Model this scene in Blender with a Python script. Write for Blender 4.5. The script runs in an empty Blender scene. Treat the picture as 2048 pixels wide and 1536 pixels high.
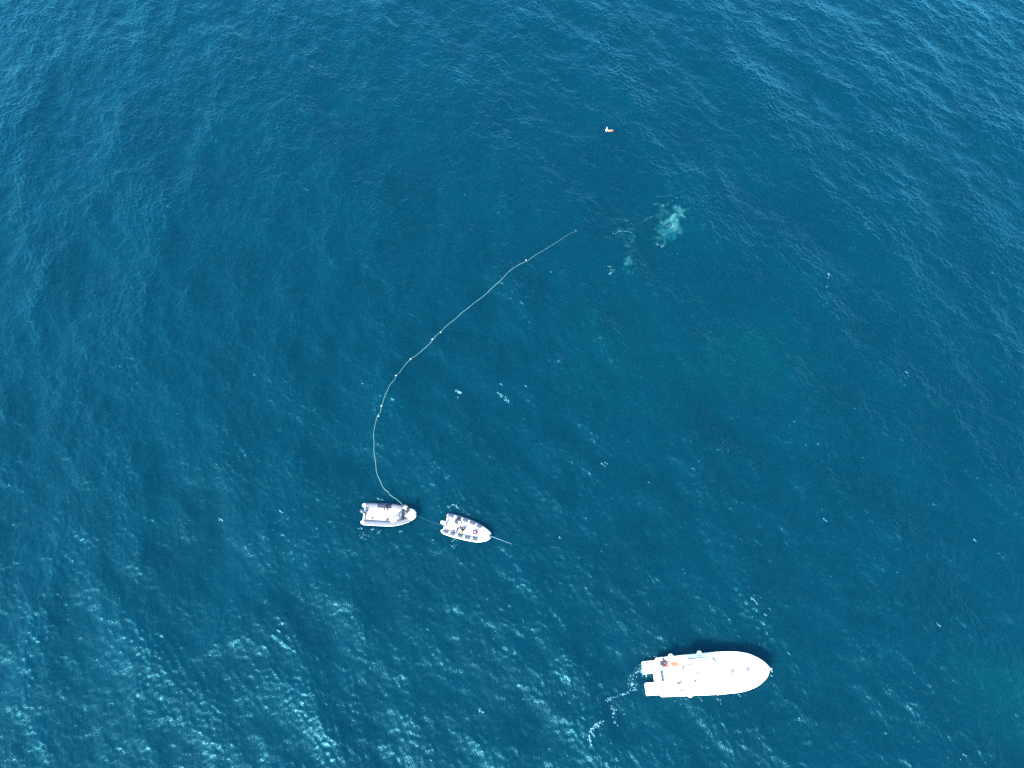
import bpy, bmesh, math, random
import numpy as np
from mathutils import Vector, Matrix

random.seed(7)
RNG = np.random.default_rng(11)
R = math.radians
SC = bpy.context.scene

# ------------------------------------------------------------------ camera
CAM_H, PITCH, FPX = 80.0, 64.0, 1400.0          # metres, degrees below horizon, focal length in photo pixels
cam = bpy.data.cameras.new("camera")
cam.sensor_width = 36.0
cam.lens = 36.0 * FPX / 2048.0
cam.clip_start, cam.clip_end = 0.5, 12000.0
cam_ob = bpy.data.objects.new("camera", cam)
SC.collection.objects.link(cam_ob)
cam_ob.location = (0, 0, CAM_H)
cam_ob.rotation_euler = (R(90 - PITCH), 0, 0)
SC.camera = cam_ob

# ------------------------------------------------------------------ sky, sun, exposure
SUN_EL, SUN_AZ = 43.0, 220.0                      # azimuth clockwise from +Y (away from the camera)
world = bpy.data.worlds.new("World")
SC.world = world
world.use_nodes = True
wn = world.node_tree.nodes
wl = world.node_tree.links
bg = wn["Background"]
sky = wn.new("ShaderNodeTexSky")
sky.sky_type = 'NISHITA'
sky.sun_disc = False
sky.sun_elevation = R(SUN_EL)
sky.sun_rotation = R(SUN_AZ)
sky.altitude = 10.0
sky.air_density = 1.0
sky.dust_density = 0.6
sky.ozone_density = 3.0
wl.new(sky.outputs[0], bg.inputs[0])
bg.inputs[1].default_value = 0.15
sl = bpy.data.lights.new("sun", 'SUN')
sl.energy = 4.0
sl.angle = R(0.53)
sl.color = (1.0, 0.985, 0.96)
sun_ob = bpy.data.objects.new("sun", sl)
SC.collection.objects.link(sun_ob)
sdir = Vector((math.sin(R(SUN_AZ)) * math.cos(R(SUN_EL)), math.cos(R(SUN_AZ)) * math.cos(R(SUN_EL)), math.sin(R(SUN_EL))))
sun_ob.rotation_euler = sdir.to_track_quat('Z', 'Y').to_euler()
sun_ob.location = sdir * 200
SC.view_settings.view_transform = 'Standard'
SC.view_settings.look = 'None'
SC.view_settings.gamma = 1.0
SC.view_settings.exposure = 2.72
SC.view_settings.use_curve_mapping = False
SC.cycles.use_denoising = False
SC.cycles.max_bounces = 6
SC.cycles.filter_width = 1.5
try:
    SC.cycles.sample_clamp_indirect = 4.0
except Exception:
    pass

# ------------------------------------------------------------------ geometry of the view: photo pixel -> point at height z
cp, sp_ = math.cos(R(PITCH)), math.sin(R(PITCH))
def P(px, py, z=0.0):
    dx, dy = px - 1024.0, py - 768.0
    d = Vector((dx, FPX * cp - dy * sp_, -FPX * sp_ - dy * cp))
    t = (z - CAM_H) / d.z
    return Vector((0, 0, CAM_H)) + d * t

# ------------------------------------------------------------------ materials
def nodes_of(name):
    m = bpy.data.materials.new(name)
    m.use_nodes = True
    nt = m.node_tree
    return m, nt, nt.nodes["Principled BSDF"], nt.nodes["Material Output"]

def mat(name, col, rough=0.5, metal=0.0, var=0.06, scale=6.0, spec=0.5, bump=0.0):
    """painted / moulded / woven surface: base colour with a little procedural wear"""
    m, nt, b, _ = nodes_of(name)
    tc = nt.nodes.new("ShaderNodeTexCoord")
    nz = nt.nodes.new("ShaderNodeTexNoise")
    nz.inputs["Scale"].default_value = scale
    nz.inputs["Detail"].default_value = 4
    nt.links.new(tc.outputs["Object"], nz.inputs["Vector"])
    mx = nt.nodes.new("ShaderNodeMix"); mx.data_type = 'RGBA'
    mx.inputs[6].default_value = (*[c * (1 - var) for c in col], 1)
    mx.inputs[7].default_value = (*[min(1, c * (1 + var)) for c in col], 1)
    nt.links.new(nz.outputs["Fac"], mx.inputs[0])
    nt.links.new(mx.outputs[2], b.inputs["Base Color"])
    b.inputs["Roughness"].default_value = rough
    b.inputs["Metallic"].default_value = metal
    b.inputs["Specular IOR Level"].default_value = spec
    if bump:
        bp = nt.nodes.new("ShaderNodeBump"); bp.inputs["Strength"].default_value = bump
        bp.inputs["Distance"].default_value = 0.01
        nt.links.new(nz.outputs["Fac"], bp.inputs["Height"])
        nt.links.new(bp.outputs[0], b.inputs["Normal"])
    return m

M = {}
M['gelcoat'] = mat('white_gelcoat', (0.87, 0.87, 0.85), 0.28, var=0.03)
M['deck'] = mat('nonskid_deck', (0.86, 0.86, 0.83), 0.6, var=0.04, scale=14)
M['ribdeck'] = mat('worn_cream_deck', (0.4200, 0.4074, 0.3696), 0.6, var=0.10, scale=5)
M['hypalon_white'] = mat('white_tube_fabric', (0.3528, 0.3780, 0.4032), 0.45, var=0.04)
M['hypalon_grey'] = mat('grey_tube_fabric', (0.0633, 0.0690, 0.0794), 0.8, var=0.12, scale=3, spec=0.2)
M['hypalon_navy'] = mat('navy_tube_section', (0.0090, 0.0140, 0.0300), 0.8, var=0.15, spec=0.2)
M['pad_grey'] = mat('grey_wear_pad', (0.0302, 0.0370, 0.0487), 0.8, var=0.10, scale=4, spec=0.2)
M['vinyl'] = mat('white_vinyl', (0.76, 0.76, 0.74), 0.45, var=0.03)
M['grey_vinyl'] = mat('grey_vinyl', (0.0349, 0.0400, 0.0500), 0.5, var=0.08)
M['lightgrey'] = mat('light_grey_plastic', (0.0700, 0.0725, 0.0749), 0.45)
M['black'] = mat('black_plastic', (0.0050, 0.0050, 0.0055), 0.4, var=0.2)
M['darkglass'] = mat('dark_acrylic', (0.0300, 0.0325, 0.0349), 0.12, var=0.05)
M['steel'] = mat('stainless_steel', (0.62, 0.63, 0.64), 0.22, metal=1.0, var=0.03)
M['cowl_grey'] = mat('grey_engine_cowl', (0.0249, 0.0325, 0.0500), 0.3, var=0.05)
M['cowl_white'] = mat('white_engine_cowl', (0.4200, 0.4284, 0.4368), 0.3, var=0.03)
M['rope_pale'] = mat('pale_rope', (0.085, 0.185, 0.16), 0.8, var=0.12, scale=30)
M['rope_white'] = mat('white_rope', (0.15, 0.25, 0.29), 0.8, var=0.10, scale=30)
M['rope_wet'] = mat('wet_rope', (0.0175, 0.0549, 0.0700), 0.6, var=0.10, scale=30)
M['hatch'] = mat('translucent_grey_hatch', (0.17, 0.175, 0.18), 0.4)
M['louvre'] = mat('grey_louvre', (0.065, 0.07, 0.075), 0.5)
M['float'] = mat('cream_float', (0.1799, 0.1899, 0.1599), 0.5)
M['orange'] = mat('orange_fabric', (0.1764, 0.0630, 0.0336), 0.6, var=0.18, scale=7)
M['yellow'] = mat('yellow_fabric', (0.1596, 0.1302, 0.0420), 0.6, var=0.12)
M['pink'] = mat('magenta_fabric', (0.0800, 0.0150, 0.0375), 0.65, var=0.15)
M['red'] = mat('red_plastic', (0.0749, 0.0200, 0.0249), 0.5, var=0.15)
M['olive'] = mat('olive_canvas', (0.0225, 0.0249, 0.0215), 0.8, var=0.15)
M['brown'] = mat('brown_rope', (0.0349, 0.0200, 0.0175), 0.85, var=0.2, scale=20)
M['skin'] = mat('skin', (0.0800, 0.0425, 0.0275), 0.55, var=0.05)
M['hair'] = mat('dark_hair', (0.0060, 0.0045, 0.0040), 0.6, var=0.2, scale=40)
M['navy_cloth'] = mat('navy_cloth', (0.0040, 0.0050, 0.0140), 0.85, var=0.2)
M['black_cloth'] = mat('black_cloth', (0.0030, 0.0028, 0.0030), 0.85, var=0.2)
M['mauve_cloth'] = mat('grey_mauve_cloth', (0.0220, 0.0199, 0.0359), 0.85, var=0.12)
M['bluegrey_cloth'] = mat('blue_grey_cloth', (0.0180, 0.0201, 0.0345), 0.85, var=0.12)
M['pale_cloth'] = mat('pale_cloth', (0.1599, 0.1649, 0.1799), 0.85, var=0.06)
M['charcoal_cloth'] = mat('charcoal_cloth', (0.0110, 0.0125, 0.0150), 0.85, var=0.15)

# ------------------------------------------------------------------ the sea surface: a synthesised wave field
N, L = 2048, 256.0
DX = L / N
kx = np.fft.fftfreq(N, DX) * 2 * np.pi
KX, KY = np.meshgrid(kx, kx, indexing='xy')       # array index [iy, ix]
KK = np.hypot(KX, KY); KK[0, 0] = 1e-6
TH = np.arctan2(KY, KX)
def band(lo, hi, theta, spread, power=-2.0, seed=0):
    """random sea with wavelengths lo..hi, crests across direction theta, complex spectrum of unit slope"""
    r = np.random.default_rng(seed)
    z = r.standard_normal((N, N)) + 1j * r.standard_normal((N, N))
    lam = 2 * np.pi / KK
    w = np.exp(-(np.maximum(0, lo / lam - 1)) ** 2 * 3) * np.exp(-(np.maximum(0, lam / hi - 1)) ** 2 * 3)
    D = (1 - spread) * np.cos(TH - theta) ** 4 + spread
    S = z * KK ** power * w * np.sqrt(D)
    S[0, 0] = 0
    h = np.fft.ifft2(S).real
    S = np.fft.fft2(h)
    sx = np.fft.ifft2(1j * KX * S).real; sy = np.fft.ifft2(1j * KY * S).real
    s = math.sqrt((sx ** 2 + sy ** 2).mean())
    return S / s
def smooth_noise(lo, hi, seed, stretch=1.0, ang=0.0):
    r = np.random.default_rng(seed)
    a, b = math.cos(ang), math.sin(ang)
    k2 = np.hypot((KX * a + KY * b), (-KX * b + KY * a) / stretch)
    lam = 2 * np.pi / np.maximum(k2, 1e-6)
    w = (lam > lo) * (lam < hi) * k2 ** -1.0
    w[0, 0] = 0
    f = np.fft.ifft2(np.fft.fft2(r.standard_normal((N, N))) * w).real
    return f / f.std()
inv = lambda S: np.fft.ifft2(S).real
THW = R(22)
S_swell = band(6.0, 18.0, THW, 0.06, seed=1) * 0.060
S_mid = band(2.0, 6.0, THW + 0.1, 0.25, seed=2) * 0.072
S_short = band(0.75, 2.0, THW + 0.15, 0.35, seed=3) * 0.078
S_rip = band(0.28, 0.75, THW + 0.2, 0.45, seed=4) * 0.155
patch = smooth_noise(5, 40, 21, 2.0, R(110))
patch_s = smooth_noise(1.2, 6, 22, 1.8, R(-45))
h_long = inv(S_swell + S_mid)
crest = h_long / h_long.std()
g = np.exp(0.16 * patch + 0.22 * patch_s + 0.22 * crest); g /= g.mean()
H = h_long + inv(S_short) * g ** 0.6 + inv(S_rip) * g
CH = 0.75
S_tot = np.fft.fft2(H)
DXF = -CH * np.fft.ifft2(-1j * KX / KK * S_tot).real
DYF = -CH * np.fft.ifft2(-1j * KY / KK * S_tot).real
del S_tot
def lat(x, y):
    return int(round(x / DX)) % N, int(round(y / DX)) % N
# calmer water where the hulls press on it
xs_all = (np.arange(N) * DX + L / 2) % L - L / 2
ys_all = xs_all
def calm(cx, cy, rx, ry, ang, amt):
    global H, DXF, DYF
    X = (xs_all[None, :] - cx + L / 2) % L - L / 2
    Y = (ys_all[:, None] - cy + L / 2) % L - L / 2
    a, b = math.cos(ang), math.sin(ang)
    q = ((X * a + Y * b) / rx) ** 2 + ((-X * b + Y * a) / ry) ** 2
    m = 1 - amt * np.exp(-q ** 2)
    H = H * m; DXF = DXF * m; DYF = DYF * m
yc = P(1425, 1347, 0); calm(yc.x, yc.y, 7.5, 2.8, R(4), 0.75)
c1 = P(775, 1028, 0); calm(c1.x, c1.y, 4.2, 1.9, R(-1), 0.75)
c2 = P(930, 1054, 0); calm(c2.x, c2.y, 4.0, 1.9, R(-15), 0.75)
def surf(x, y):
    """a point of the wave surface near x, y"""
    i, j = lat(x, y)
    return Vector((x + DXF[j, i], y + DYF[j, i], H[j, i]))
def water_z(x, y):
    i, j = lat(x, y)
    return float(H[j, i])

# ------------------------------------------------------------------ scene helpers
def tag(o, label=None, cat=None, group=None, kind=None):
    if label: o['label'] = label
    if cat: o['category'] = cat
    if group: o['group'] = group
    if kind: o['kind'] = kind
    return o
def empty(name, loc, rz, label, cat, group=None):
    o = bpy.data.objects.new(name, None)
    o.empty_display_size = 0.3
    SC.collection.objects.link(o)
    o.location = loc; o.rotation_euler = (0, 0, rz)
    return tag(o, label, cat, group)

def rrect(cx, cy, sx, sy, r, n=3):
    pts = []
    r = min(r, sx / 2 - 1e-4, sy / 2 - 1e-4)
    for (qx, qy, a0) in ((1, 1, 0), (-1, 1, 90), (-1, -1, 180), (1, -1, 270)):
        for k in range(n + 1):
            a = R(a0 + 90 * k / n)
            pts.append((cx + qx * (sx / 2 - r) + r * math.cos(a), cy + qy * (sy / 2 - r) + r * math.sin(a)))
    return pts

class MB:
    def __init__(s):
        s.v, s.f, s.m = [], [], []
    def add(s, verts, faces, m=0):
        o = len(s.v)
        s.v += [tuple(p) for p in verts]
        s.f += [tuple(i + o for i in f) for f in faces]
        s.m += [m] * len(faces)
        return s
    def loft(s, rings, cap0=True, cap1=True, closed=True, m=0):
        n = len(rings[0]); vs = [p for r in rings for p in r]; fs = []
        for i in range(len(rings) - 1):
            for j in range(n if closed else n - 1):
                a, b = i * n + j, i * n + (j + 1) % n
                fs.append((a, b, b + n, a + n))
        if cap0: fs.append(tuple(reversed(range(n))))
        if cap1: fs.append(tuple(range((len(rings) - 1) * n, len(rings) * n)))
        return s.add(vs, fs, m)
    def tube(s, path, r, n=8, m=0, caps=True):
        path = [Vector(p) for p in path]
        rs = r if isinstance(r, (list, tuple)) else [r] * len(path)
        rings = []; up = Vector((0, 0, 1)); prev = None
        for i, p in enumerate(path):
            t = (path[min(i + 1, len(path) - 1)] - path[max(i - 1, 0)])
            if t.length < 1e-9: t = Vector((0, 0, 1))
            t.normalize()
            if prev is None:
                a = t.cross(up)
                if a.length < 1e-3: a = t.cross(Vector((1, 0, 0)))
            else:
                a = prev - t * prev.dot(t)
            a.normalize(); prev = a
            b = a.cross(t)
            rings.append([p + (a * math.cos(2 * math.pi * k / n) + b * math.sin(2 * math.pi * k / n)) * rs[i] for k in range(n)])
        return s.loft(rings, caps, caps, m=m)
    def rbox(s, c, size, r=0.03, e=None, rot=0.0, taper=1.0, tilt=0.0, m=0):
        e = e if e is not None else min(r, size[2] * 0.45, 0.06)
        ca, sa = math.cos(rot), math.sin(rot)
        rings = []
        z0, z1 = -size[2] / 2, size[2] / 2
        for z, ins, tp in ((z0, e, 1), (z0 + e, 0, 1), (z1 - e, 0, taper), (z1, e, taper)):
            ring = []
            for x, y in rrect(0, 0, (size[0] - 2 * ins) * tp, (size[1] - 2 * ins) * tp, r):
                zz = z + tilt * x
                ring.append((c[0] + x * ca - y * sa, c[1] + x * sa + y * ca, c[2] + zz))
            rings.append(ring)
        return s.loft(rings, m=m)
    def lathe(s, prof, c=(0, 0, 0), n=14, m=0, axis='Z'):
        rings = []
        for r, z in prof:
            ring = []
            for k in range(n):
                a = 2 * math.pi * k / n
                p = (r * math.cos(a), r * math.sin(a), z)
                if axis == 'X': p = (p[2], p[0], p[1])
                ring.append((c[0] + p[0], c[1] + p[1], c[2] + p[2]))
            rings.append(ring)
        return s.loft(rings, m=m)
    def ball(s, c, r, sq=(1, 1, 1), n=12, m=0):
        prof = [(max(1e-3, math.sin(math.pi * k / 8)) * r, -math.cos(math.pi * k / 8) * r) for k in range(9)]
        rings = [[(c[0] + q * math.cos(2 * math.pi * k / n) * sq[0], c[1] + q * math.sin(2 * math.pi * k / n) * sq[1], c[2] + z * sq[2]) for k in range(n)] for q, z in prof]
        return s.loft(rings, m=m)
    def build(s, name, mats, parent=None, smooth=True, loc=None, rz=0.0):
        me = bpy.data.meshes.new(name)
        me.from_pydata(s.v, [], s.f)
        for m_ in (mats if isinstance(mats, (list, tuple)) else [mats]):
            me.materials.append(m_)
        me.polygons.foreach_set('material_index', s.m)
        bm = bmesh.new(); bm.from_mesh(me)
        bmesh.ops.recalc_face_normals(bm, faces=bm.faces)
        bm.to_mesh(me); bm.free()
        if smooth:
            me.polygons.foreach_set('use_smooth', [True] * len(me.polygons))
            try: me.set_sharp_from_angle(angle=R(38))
            except Exception: pass
        o = bpy.data.objects.new(name, me)
        SC.collection.objects.link(o)
        if parent: o.parent = parent
        if loc is not None: o.location = loc; o.rotation_euler = (0, 0, rz)
        return o

# ------------------------------------------------------------------ sea mesh
def sea_axis(lo, hi):
    a = np.arange(int(round(lo / DX)), int(round(hi / DX)) + 1) * DX
    out = [a[-1]]; st = DX
    while out[-1] < 6000: st *= 1.22; out.append(out[-1] + st)
    neg = [a[0]]; st = DX
    while neg[-1] > -6000: st *= 1.22; neg.append(neg[-1] - st)
    step = np.concatenate([np.diff(np.array(neg[1:][::-1] + [a[0]])), np.full(len(a), DX), np.diff(np.array([a[-1]] + out[1:]))])
    return np.concatenate([np.array(neg[1:][::-1]), a, np.array(out[1:])]), step
def water_shader(nt, b, deep=True):
    """rippled sea water; colour is that of the water body, with faint plankton-green drifts"""
    tc = nt.nodes.new("ShaderNodeTexCoord")
    def noise(scale, det, rough=0.55, vec=None):
        n_ = nt.nodes.new("ShaderNodeTexNoise")
        n_.inputs["Scale"].default_value = scale
        n_.inputs["Detail"].default_value = det
        n_.inputs["Roughness"].default_value = rough
        nt.links.new(vec or tc.outputs["Object"], n_.inputs["Vector"])
        return n_
    def ramp(src, lo, hi):
        r_ = nt.nodes.new("ShaderNodeMapRange")
        r_.inputs["From Min"].default_value = lo; r_.inputs["From Max"].default_value = hi
        r_.interpolation_type = 'SMOOTHSTEP'
        nt.links.new(src, r_.inputs["Value"])
        return r_.outputs[0]
    def mix(fac, a, b_):
        mx = nt.nodes.new("ShaderNodeMix"); mx.data_type = 'RGBA'
        nt.links.new(fac, mx.inputs[0])
        for s_, q in ((6, a), (7, b_)):
            if isinstance(q, tuple): mx.inputs[s_].default_value = (*q, 1)
            else: nt.links.new(q, mx.inputs[s_])
        return mx.outputs[2]
    mid = noise(0.10, 3)
    c = mix(ramp(mid.outputs["Fac"], 0.30, 0.72), WATER_A, WATER_C)
    wob = noise(0.16, 3)
    for q, rad, amt in DRIFTS:
        vm = nt.nodes.new("ShaderNodeVectorMath"); vm.operation = 'DISTANCE'
        vm.inputs[1].default_value = (q.x, q.y, 0)
        nt.links.new(tc.outputs["Object"], vm.inputs[0])
        m_ = nt.nodes.new("ShaderNodeMath"); m_.operation = 'MULTIPLY_ADD'
        m_.inputs[1].default_value = rad * 1.6
        nt.links.new(wob.outputs["Fac"], m_.inputs[0]); nt.links.new(vm.outputs["Value"], m_.inputs[2])
        rm = nt.nodes.new("ShaderNodeMapRange"); rm.interpolation_type = 'SMOOTHSTEP'
        for k_, v_ in (("From Min", rad * 0.8), ("From Max", rad * 2.0), ("To Min", amt), ("To Max", 0.0)): rm.inputs[k_].default_value = v_
        nt.links.new(m_.outputs[0], rm.inputs["Value"])
        c = mix(rm.outputs[0], c, WATER_B)
    # ripples too small for the mesh
    mp = nt.nodes.new("ShaderNodeMapping")
    mp.inputs["Rotation"].default_value = (0, 0, R(-40))
    mp.inputs["Scale"].default_value = (1.0, 0.42, 1.0)
    nt.links.new(tc.outputs["Object"], mp.inputs["Vector"])
    f1 = noise(4.4, 5, 0.62, mp.outputs[0])
    f2 = noise(0.9, 2)
    st = ramp(f2.outputs["Fac"], 0.32, 0.72)
    ml = nt.nodes.new("ShaderNodeMath"); ml.operation = 'MULTIPLY'
    ml.inputs[1].default_value = 0.55
    nt.links.new(st, ml.inputs[0])
    ad = nt.nodes.new("ShaderNodeMath"); ad.operation = 'ADD'; ad.inputs[1].default_value = 0.38
    nt.links.new(ml.outputs[0], ad.inputs[0])
    bp = nt.nodes.new("ShaderNodeBump")
    bp.inputs["Distance"].default_value = 0.13
    nt.links.new(ad.outputs[0], bp.inputs["Strength"])
    nt.links.new(f1.outputs["Fac"], bp.inputs["Height"])
    nt.links.new(bp.outputs[0], b.inputs["Normal"])
    nt.links.remove(b.inputs["Normal"].links[0])
    df = nt.nodes.new("ShaderNodeSubsurfaceScattering" if deep else "ShaderNodeBsdfDiffuse")
    if deep: df.falloff = 'BURLEY'; df.inputs["Scale"].default_value = 0.85; df.inputs["Radius"].default_value = (1.0, 3.0, 3.6)
    fr = nt.nodes.new("ShaderNodeFresnel"); fr.inputs["IOR"].default_value = 1.33
    def gloss(rough, col):
        g_ = nt.nodes.new("ShaderNodeBsdfAnisotropic")
        g_.inputs["Roughness"].default_value = rough
        g_.inputs["Color"].default_value = (*col, 1)
        nt.links.new(bp.outputs[0], g_.inputs["Normal"])
        return g_
    tint = (0.15, 0.66, 0.79)
    g1, g2 = gloss(0.33, tint), gloss(0.12, (0.22, 0.50, 0.56))
    m1 = nt.nodes.new("ShaderNodeMixShader"); m1.inputs[0].default_value = 0.25
    nt.links.new(g1.outputs[0], m1.inputs[1]); nt.links.new(g2.outputs[0], m1.inputs[2])
    nt.links.new(bp.outputs[0], fr.inputs["Normal"]); nt.links.new(bp.outputs[0], df.inputs["Normal"])
    m2 = nt.nodes.new("ShaderNodeMixShader")
    nt.links.new(fr.outputs[0], m2.inputs[0]); nt.links.new(df.outputs[0], m2.inputs[1]); nt.links.new(m1.outputs[0], m2.inputs[2])
    nt.links.new(c, df.inputs["Color"])
    nt.nodes.remove(b)
    return df, m2, tc
WATER_A, WATER_B, WATER_C = (0.0, 0.0097, 0.0164), (0.0, 0.0168, 0.0195), (0.0, 0.0116, 0.0190)
# places where the water is a little greener
DRIFTS = [(P(2045, 1395), 5.5, .75), (P(1960, 1370), 5.0, .3), (P(1510, 720), 9.0, .40), (P(1250, 700), 12.0, .22)]
water_m, nt, b, out = nodes_of('sea_water')
_df, _sh, _tc = water_shader(nt, b)
nt.links.new(_sh.outputs[0], out.inputs["Surface"])

X0, X1, Y0, Y1 = -102.0, 102.0, -22.0, 128.0
ax, sx_ = sea_axis(X0, X1)
ay, sy_ = sea_axis(Y0, Y1)
ix = np.round(ax / DX).astype(int) % N
iy = np.round(ay / DX).astype(int) % N
fade = np.minimum(1, (1.0 / np.maximum(1, (np.maximum(sx_[:len(ax)][None, :], sy_[:len(ay)][:, None]) - DX) * 1.5 + 1)) )
gx, gy = np.meshgrid(ax, ay)
hh = H[np.ix_(iy, ix)] * fade
vx = gx + DXF[np.ix_(iy, ix)] * fade
vy = gy + DYF[np.ix_(iy, ix)] * fade
co = np.stack([vx, vy, hh], axis=-1).reshape(-1, 3).astype(np.float32)
nx, ny = len(ax), len(ay)
idx = np.arange(nx * ny, dtype=np.int32).reshape(ny, nx)
quads = np.stack([idx[:-1, :-1], idx[:-1, 1:], idx[1:, 1:], idx[1:, :-1]], axis=-1).reshape(-1, 4)
def grid_mesh(name, co, quads, material):
    me = bpy.data.meshes.new(name)
    me.vertices.add(len(co)); me.vertices.foreach_set('co', co.ravel())
    me.loops.add(quads.size); me.loops.foreach_set('vertex_index', quads.ravel().astype(np.int32))
    me.polygons.add(len(quads))
    me.polygons.foreach_set('loop_start', np.arange(0, quads.size, 4, dtype=np.int32))
    me.update(calc_edges=True)
    me.polygons.foreach_set('use_smooth', np.ones(len(quads), dtype=bool))
    me.materials.append(material)
    o = bpy.data.objects.new(name, me)
    SC.collection.objects.link(o)
    return o
sea = grid_mesh('sea', co, quads, water_m)
tag(sea, 'deep blue sea covered with small wind waves', kind='structure')
sea['category'] = 'sea'

# ------------------------------------------------------------------ clouds of air bubbles just under the surface (draped, soft edged)
def bubble_cloud(name, blobs, label, seed):
    """blobs: photo x, photo y, radius x, radius y (pixels), density, paleness"""
    lo = Vector((1e9, 1e9)); hi = -lo
    items = []
    for bx, by, rx, ry, dens, pale in blobs:
        c_ = P(bx, by); a_ = (P(bx + rx, by) - c_).length; b_ = (P(bx, by - ry) - c_).length
        items.append((c_.x, c_.y, a_ * 1.22, b_ * 1.22, dens, pale))
        lo = Vector((min(lo.x, c_.x - 2.6 * a_), min(lo.y, c_.y - 2.6 * b_)))
        hi = Vector((max(hi.x, c_.x + 2.6 * a_), max(hi.y, c_.y + 2.6 * b_)))
    ii = np.arange(int(lo.x / DX), int(hi.x / DX) + 1); jj = np.arange(int(lo.y / DX), int(hi.y / DX) + 1)
    gx, gy = np.meshgrid(ii * DX, jj * DX)
    sel = np.ix_(jj % N, ii % N)
    n1 = smooth_noise(0.35, 4.0, seed)[sel]; n2 = smooth_noise(0.25, 1.2, seed + 1)[sel]
    n3 = smooth_noise(0.8, 3.0, seed + 2)[sel]; n4 = smooth_noise(0.8, 3.0, seed + 3)[sel]
    wx, wy = gx + n3 * 0.32, gy + n4 * 0.32
    al = np.zeros_like(gx); pl = np.zeros_like(gx)
    for cx, cy, a_, b_, dens, pale in items:
        q = np.exp(-(((wx - cx) / a_) ** 2 + ((wy - cy) / b_) ** 2))
        al = np.maximum(al, dens * q); pl = np.maximum(pl, pale * q)
    al = np.clip(al * 1.15 * (1 + 0.11 * n1) - 0.02, 0, 0.97)
    pl = np.clip(pl * (1 + 0.18 * n1 + 0.15 * n2), 0, 1)
    co = np.stack([gx + DXF[sel], gy + DYF[sel], H[sel] + 0.03], -1).reshape(-1, 3).astype(np.float32)
    idx = np.arange(gx.size).reshape(gx.shape)
    q = np.stack([idx[:-1, :-1], idx[:-1, 1:], idx[1:, 1:], idx[1:, :-1]], -1).reshape(-1, 4)
    af = al.ravel()
    q = q[af[q].max(axis=1) > 0.015]
    used, invq = np.unique(q, return_inverse=True)
    o = grid_mesh(name, co[used], invq.reshape(-1, 4), bubble_m)
    for nm, arr in (('aeration', af[used]), ('paleness', pl.ravel()[used])):
        at_ = o.data.attributes.new(nm, 'FLOAT', 'POINT')
        at_.data.foreach_set('value', arr.astype(np.float32))
    return tag(o, label, 'bubble cloud', 'clouds of air bubbles in the sea', 'stuff')
bubble_m, nt, b, out = nodes_of('aerated_water')
_df, _sh, _tc = water_shader(nt, b, False)
a1 = nt.nodes.new("ShaderNodeAttribute"); a1.attribute_name = 'aeration'
a2 = nt.nodes.new("ShaderNodeAttribute"); a2.attribute_name = 'paleness'
mx = nt.nodes.new("ShaderNodeMix"); mx.data_type = 'RGBA'
mx.inputs[6].default_value = (0.0006, 0.048, 0.056, 1); mx.inputs[7].default_value = (0.026, 0.085, 0.087, 1)
nt.links.new(a2.outputs["Fac"], mx.inputs[0])
nt.links.new(mx.outputs[2], _df.inputs["Color"])
tr = nt.nodes.new("ShaderNodeBsdfTransparent")
ms = nt.nodes.new("ShaderNodeMixShader")
nt.links.new(a1.outputs["Fac"], ms.inputs[0])
nt.links.new(tr.outputs[0], ms.inputs[1]); nt.links.new(_sh.outputs[0], ms.inputs[2])
nt.links.new(ms.outputs[0], out.inputs["Surface"])
bubble_cloud('bubble_cloud', [(1343, 449, 11, 10, 0.95, 1.0), (1346, 438, 8, 7, 0.8, 0.7), (1351, 424, 6, 8, 0.6, 0.6), (1336, 459, 14, 10, 0.75, 0.15),
                              (1322, 441, 5, 6, 0.55, 0.6), (1324, 468, 8, 6, 0.5, 0.5), (1344, 466, 7, 7, 0.7, 0.05), (1320, 478, 8, 9, 0.35, 0.3),
                              (1327, 422, 10, 9, 0.22, 0.4), (1318, 427, 6, 6, 0.25, 0.4), (1361, 433, 4, 4, 0.4, 0.6)],
             'brightest turquoise bubble cloud with a pale core, right of the rope end', 40)
bubble_cloud('bubble_cloud', [(1260, 492, 6, 6, 0.42, 0.3), (1256, 522, 6, 6, 0.5, 0.6), (1262, 527, 5, 6, 0.4, 0.2), (1256, 545, 5, 4, 0.40, 0.2),
                              (1262, 510, 7, 9, 0.18, 0.2)],
             'narrow teal bubble trail running down below the foam ring', 50)
bubble_cloud('bubble_cloud', [(1259, 455, 7, 5, 0.26, 0.3), (1248, 466, 7, 5, 0.18, 0.3), (1262, 473, 8, 6, 0.24, 0.15)],
             'faint pale bubble haze inside the thin foam ring', 60)

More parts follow.
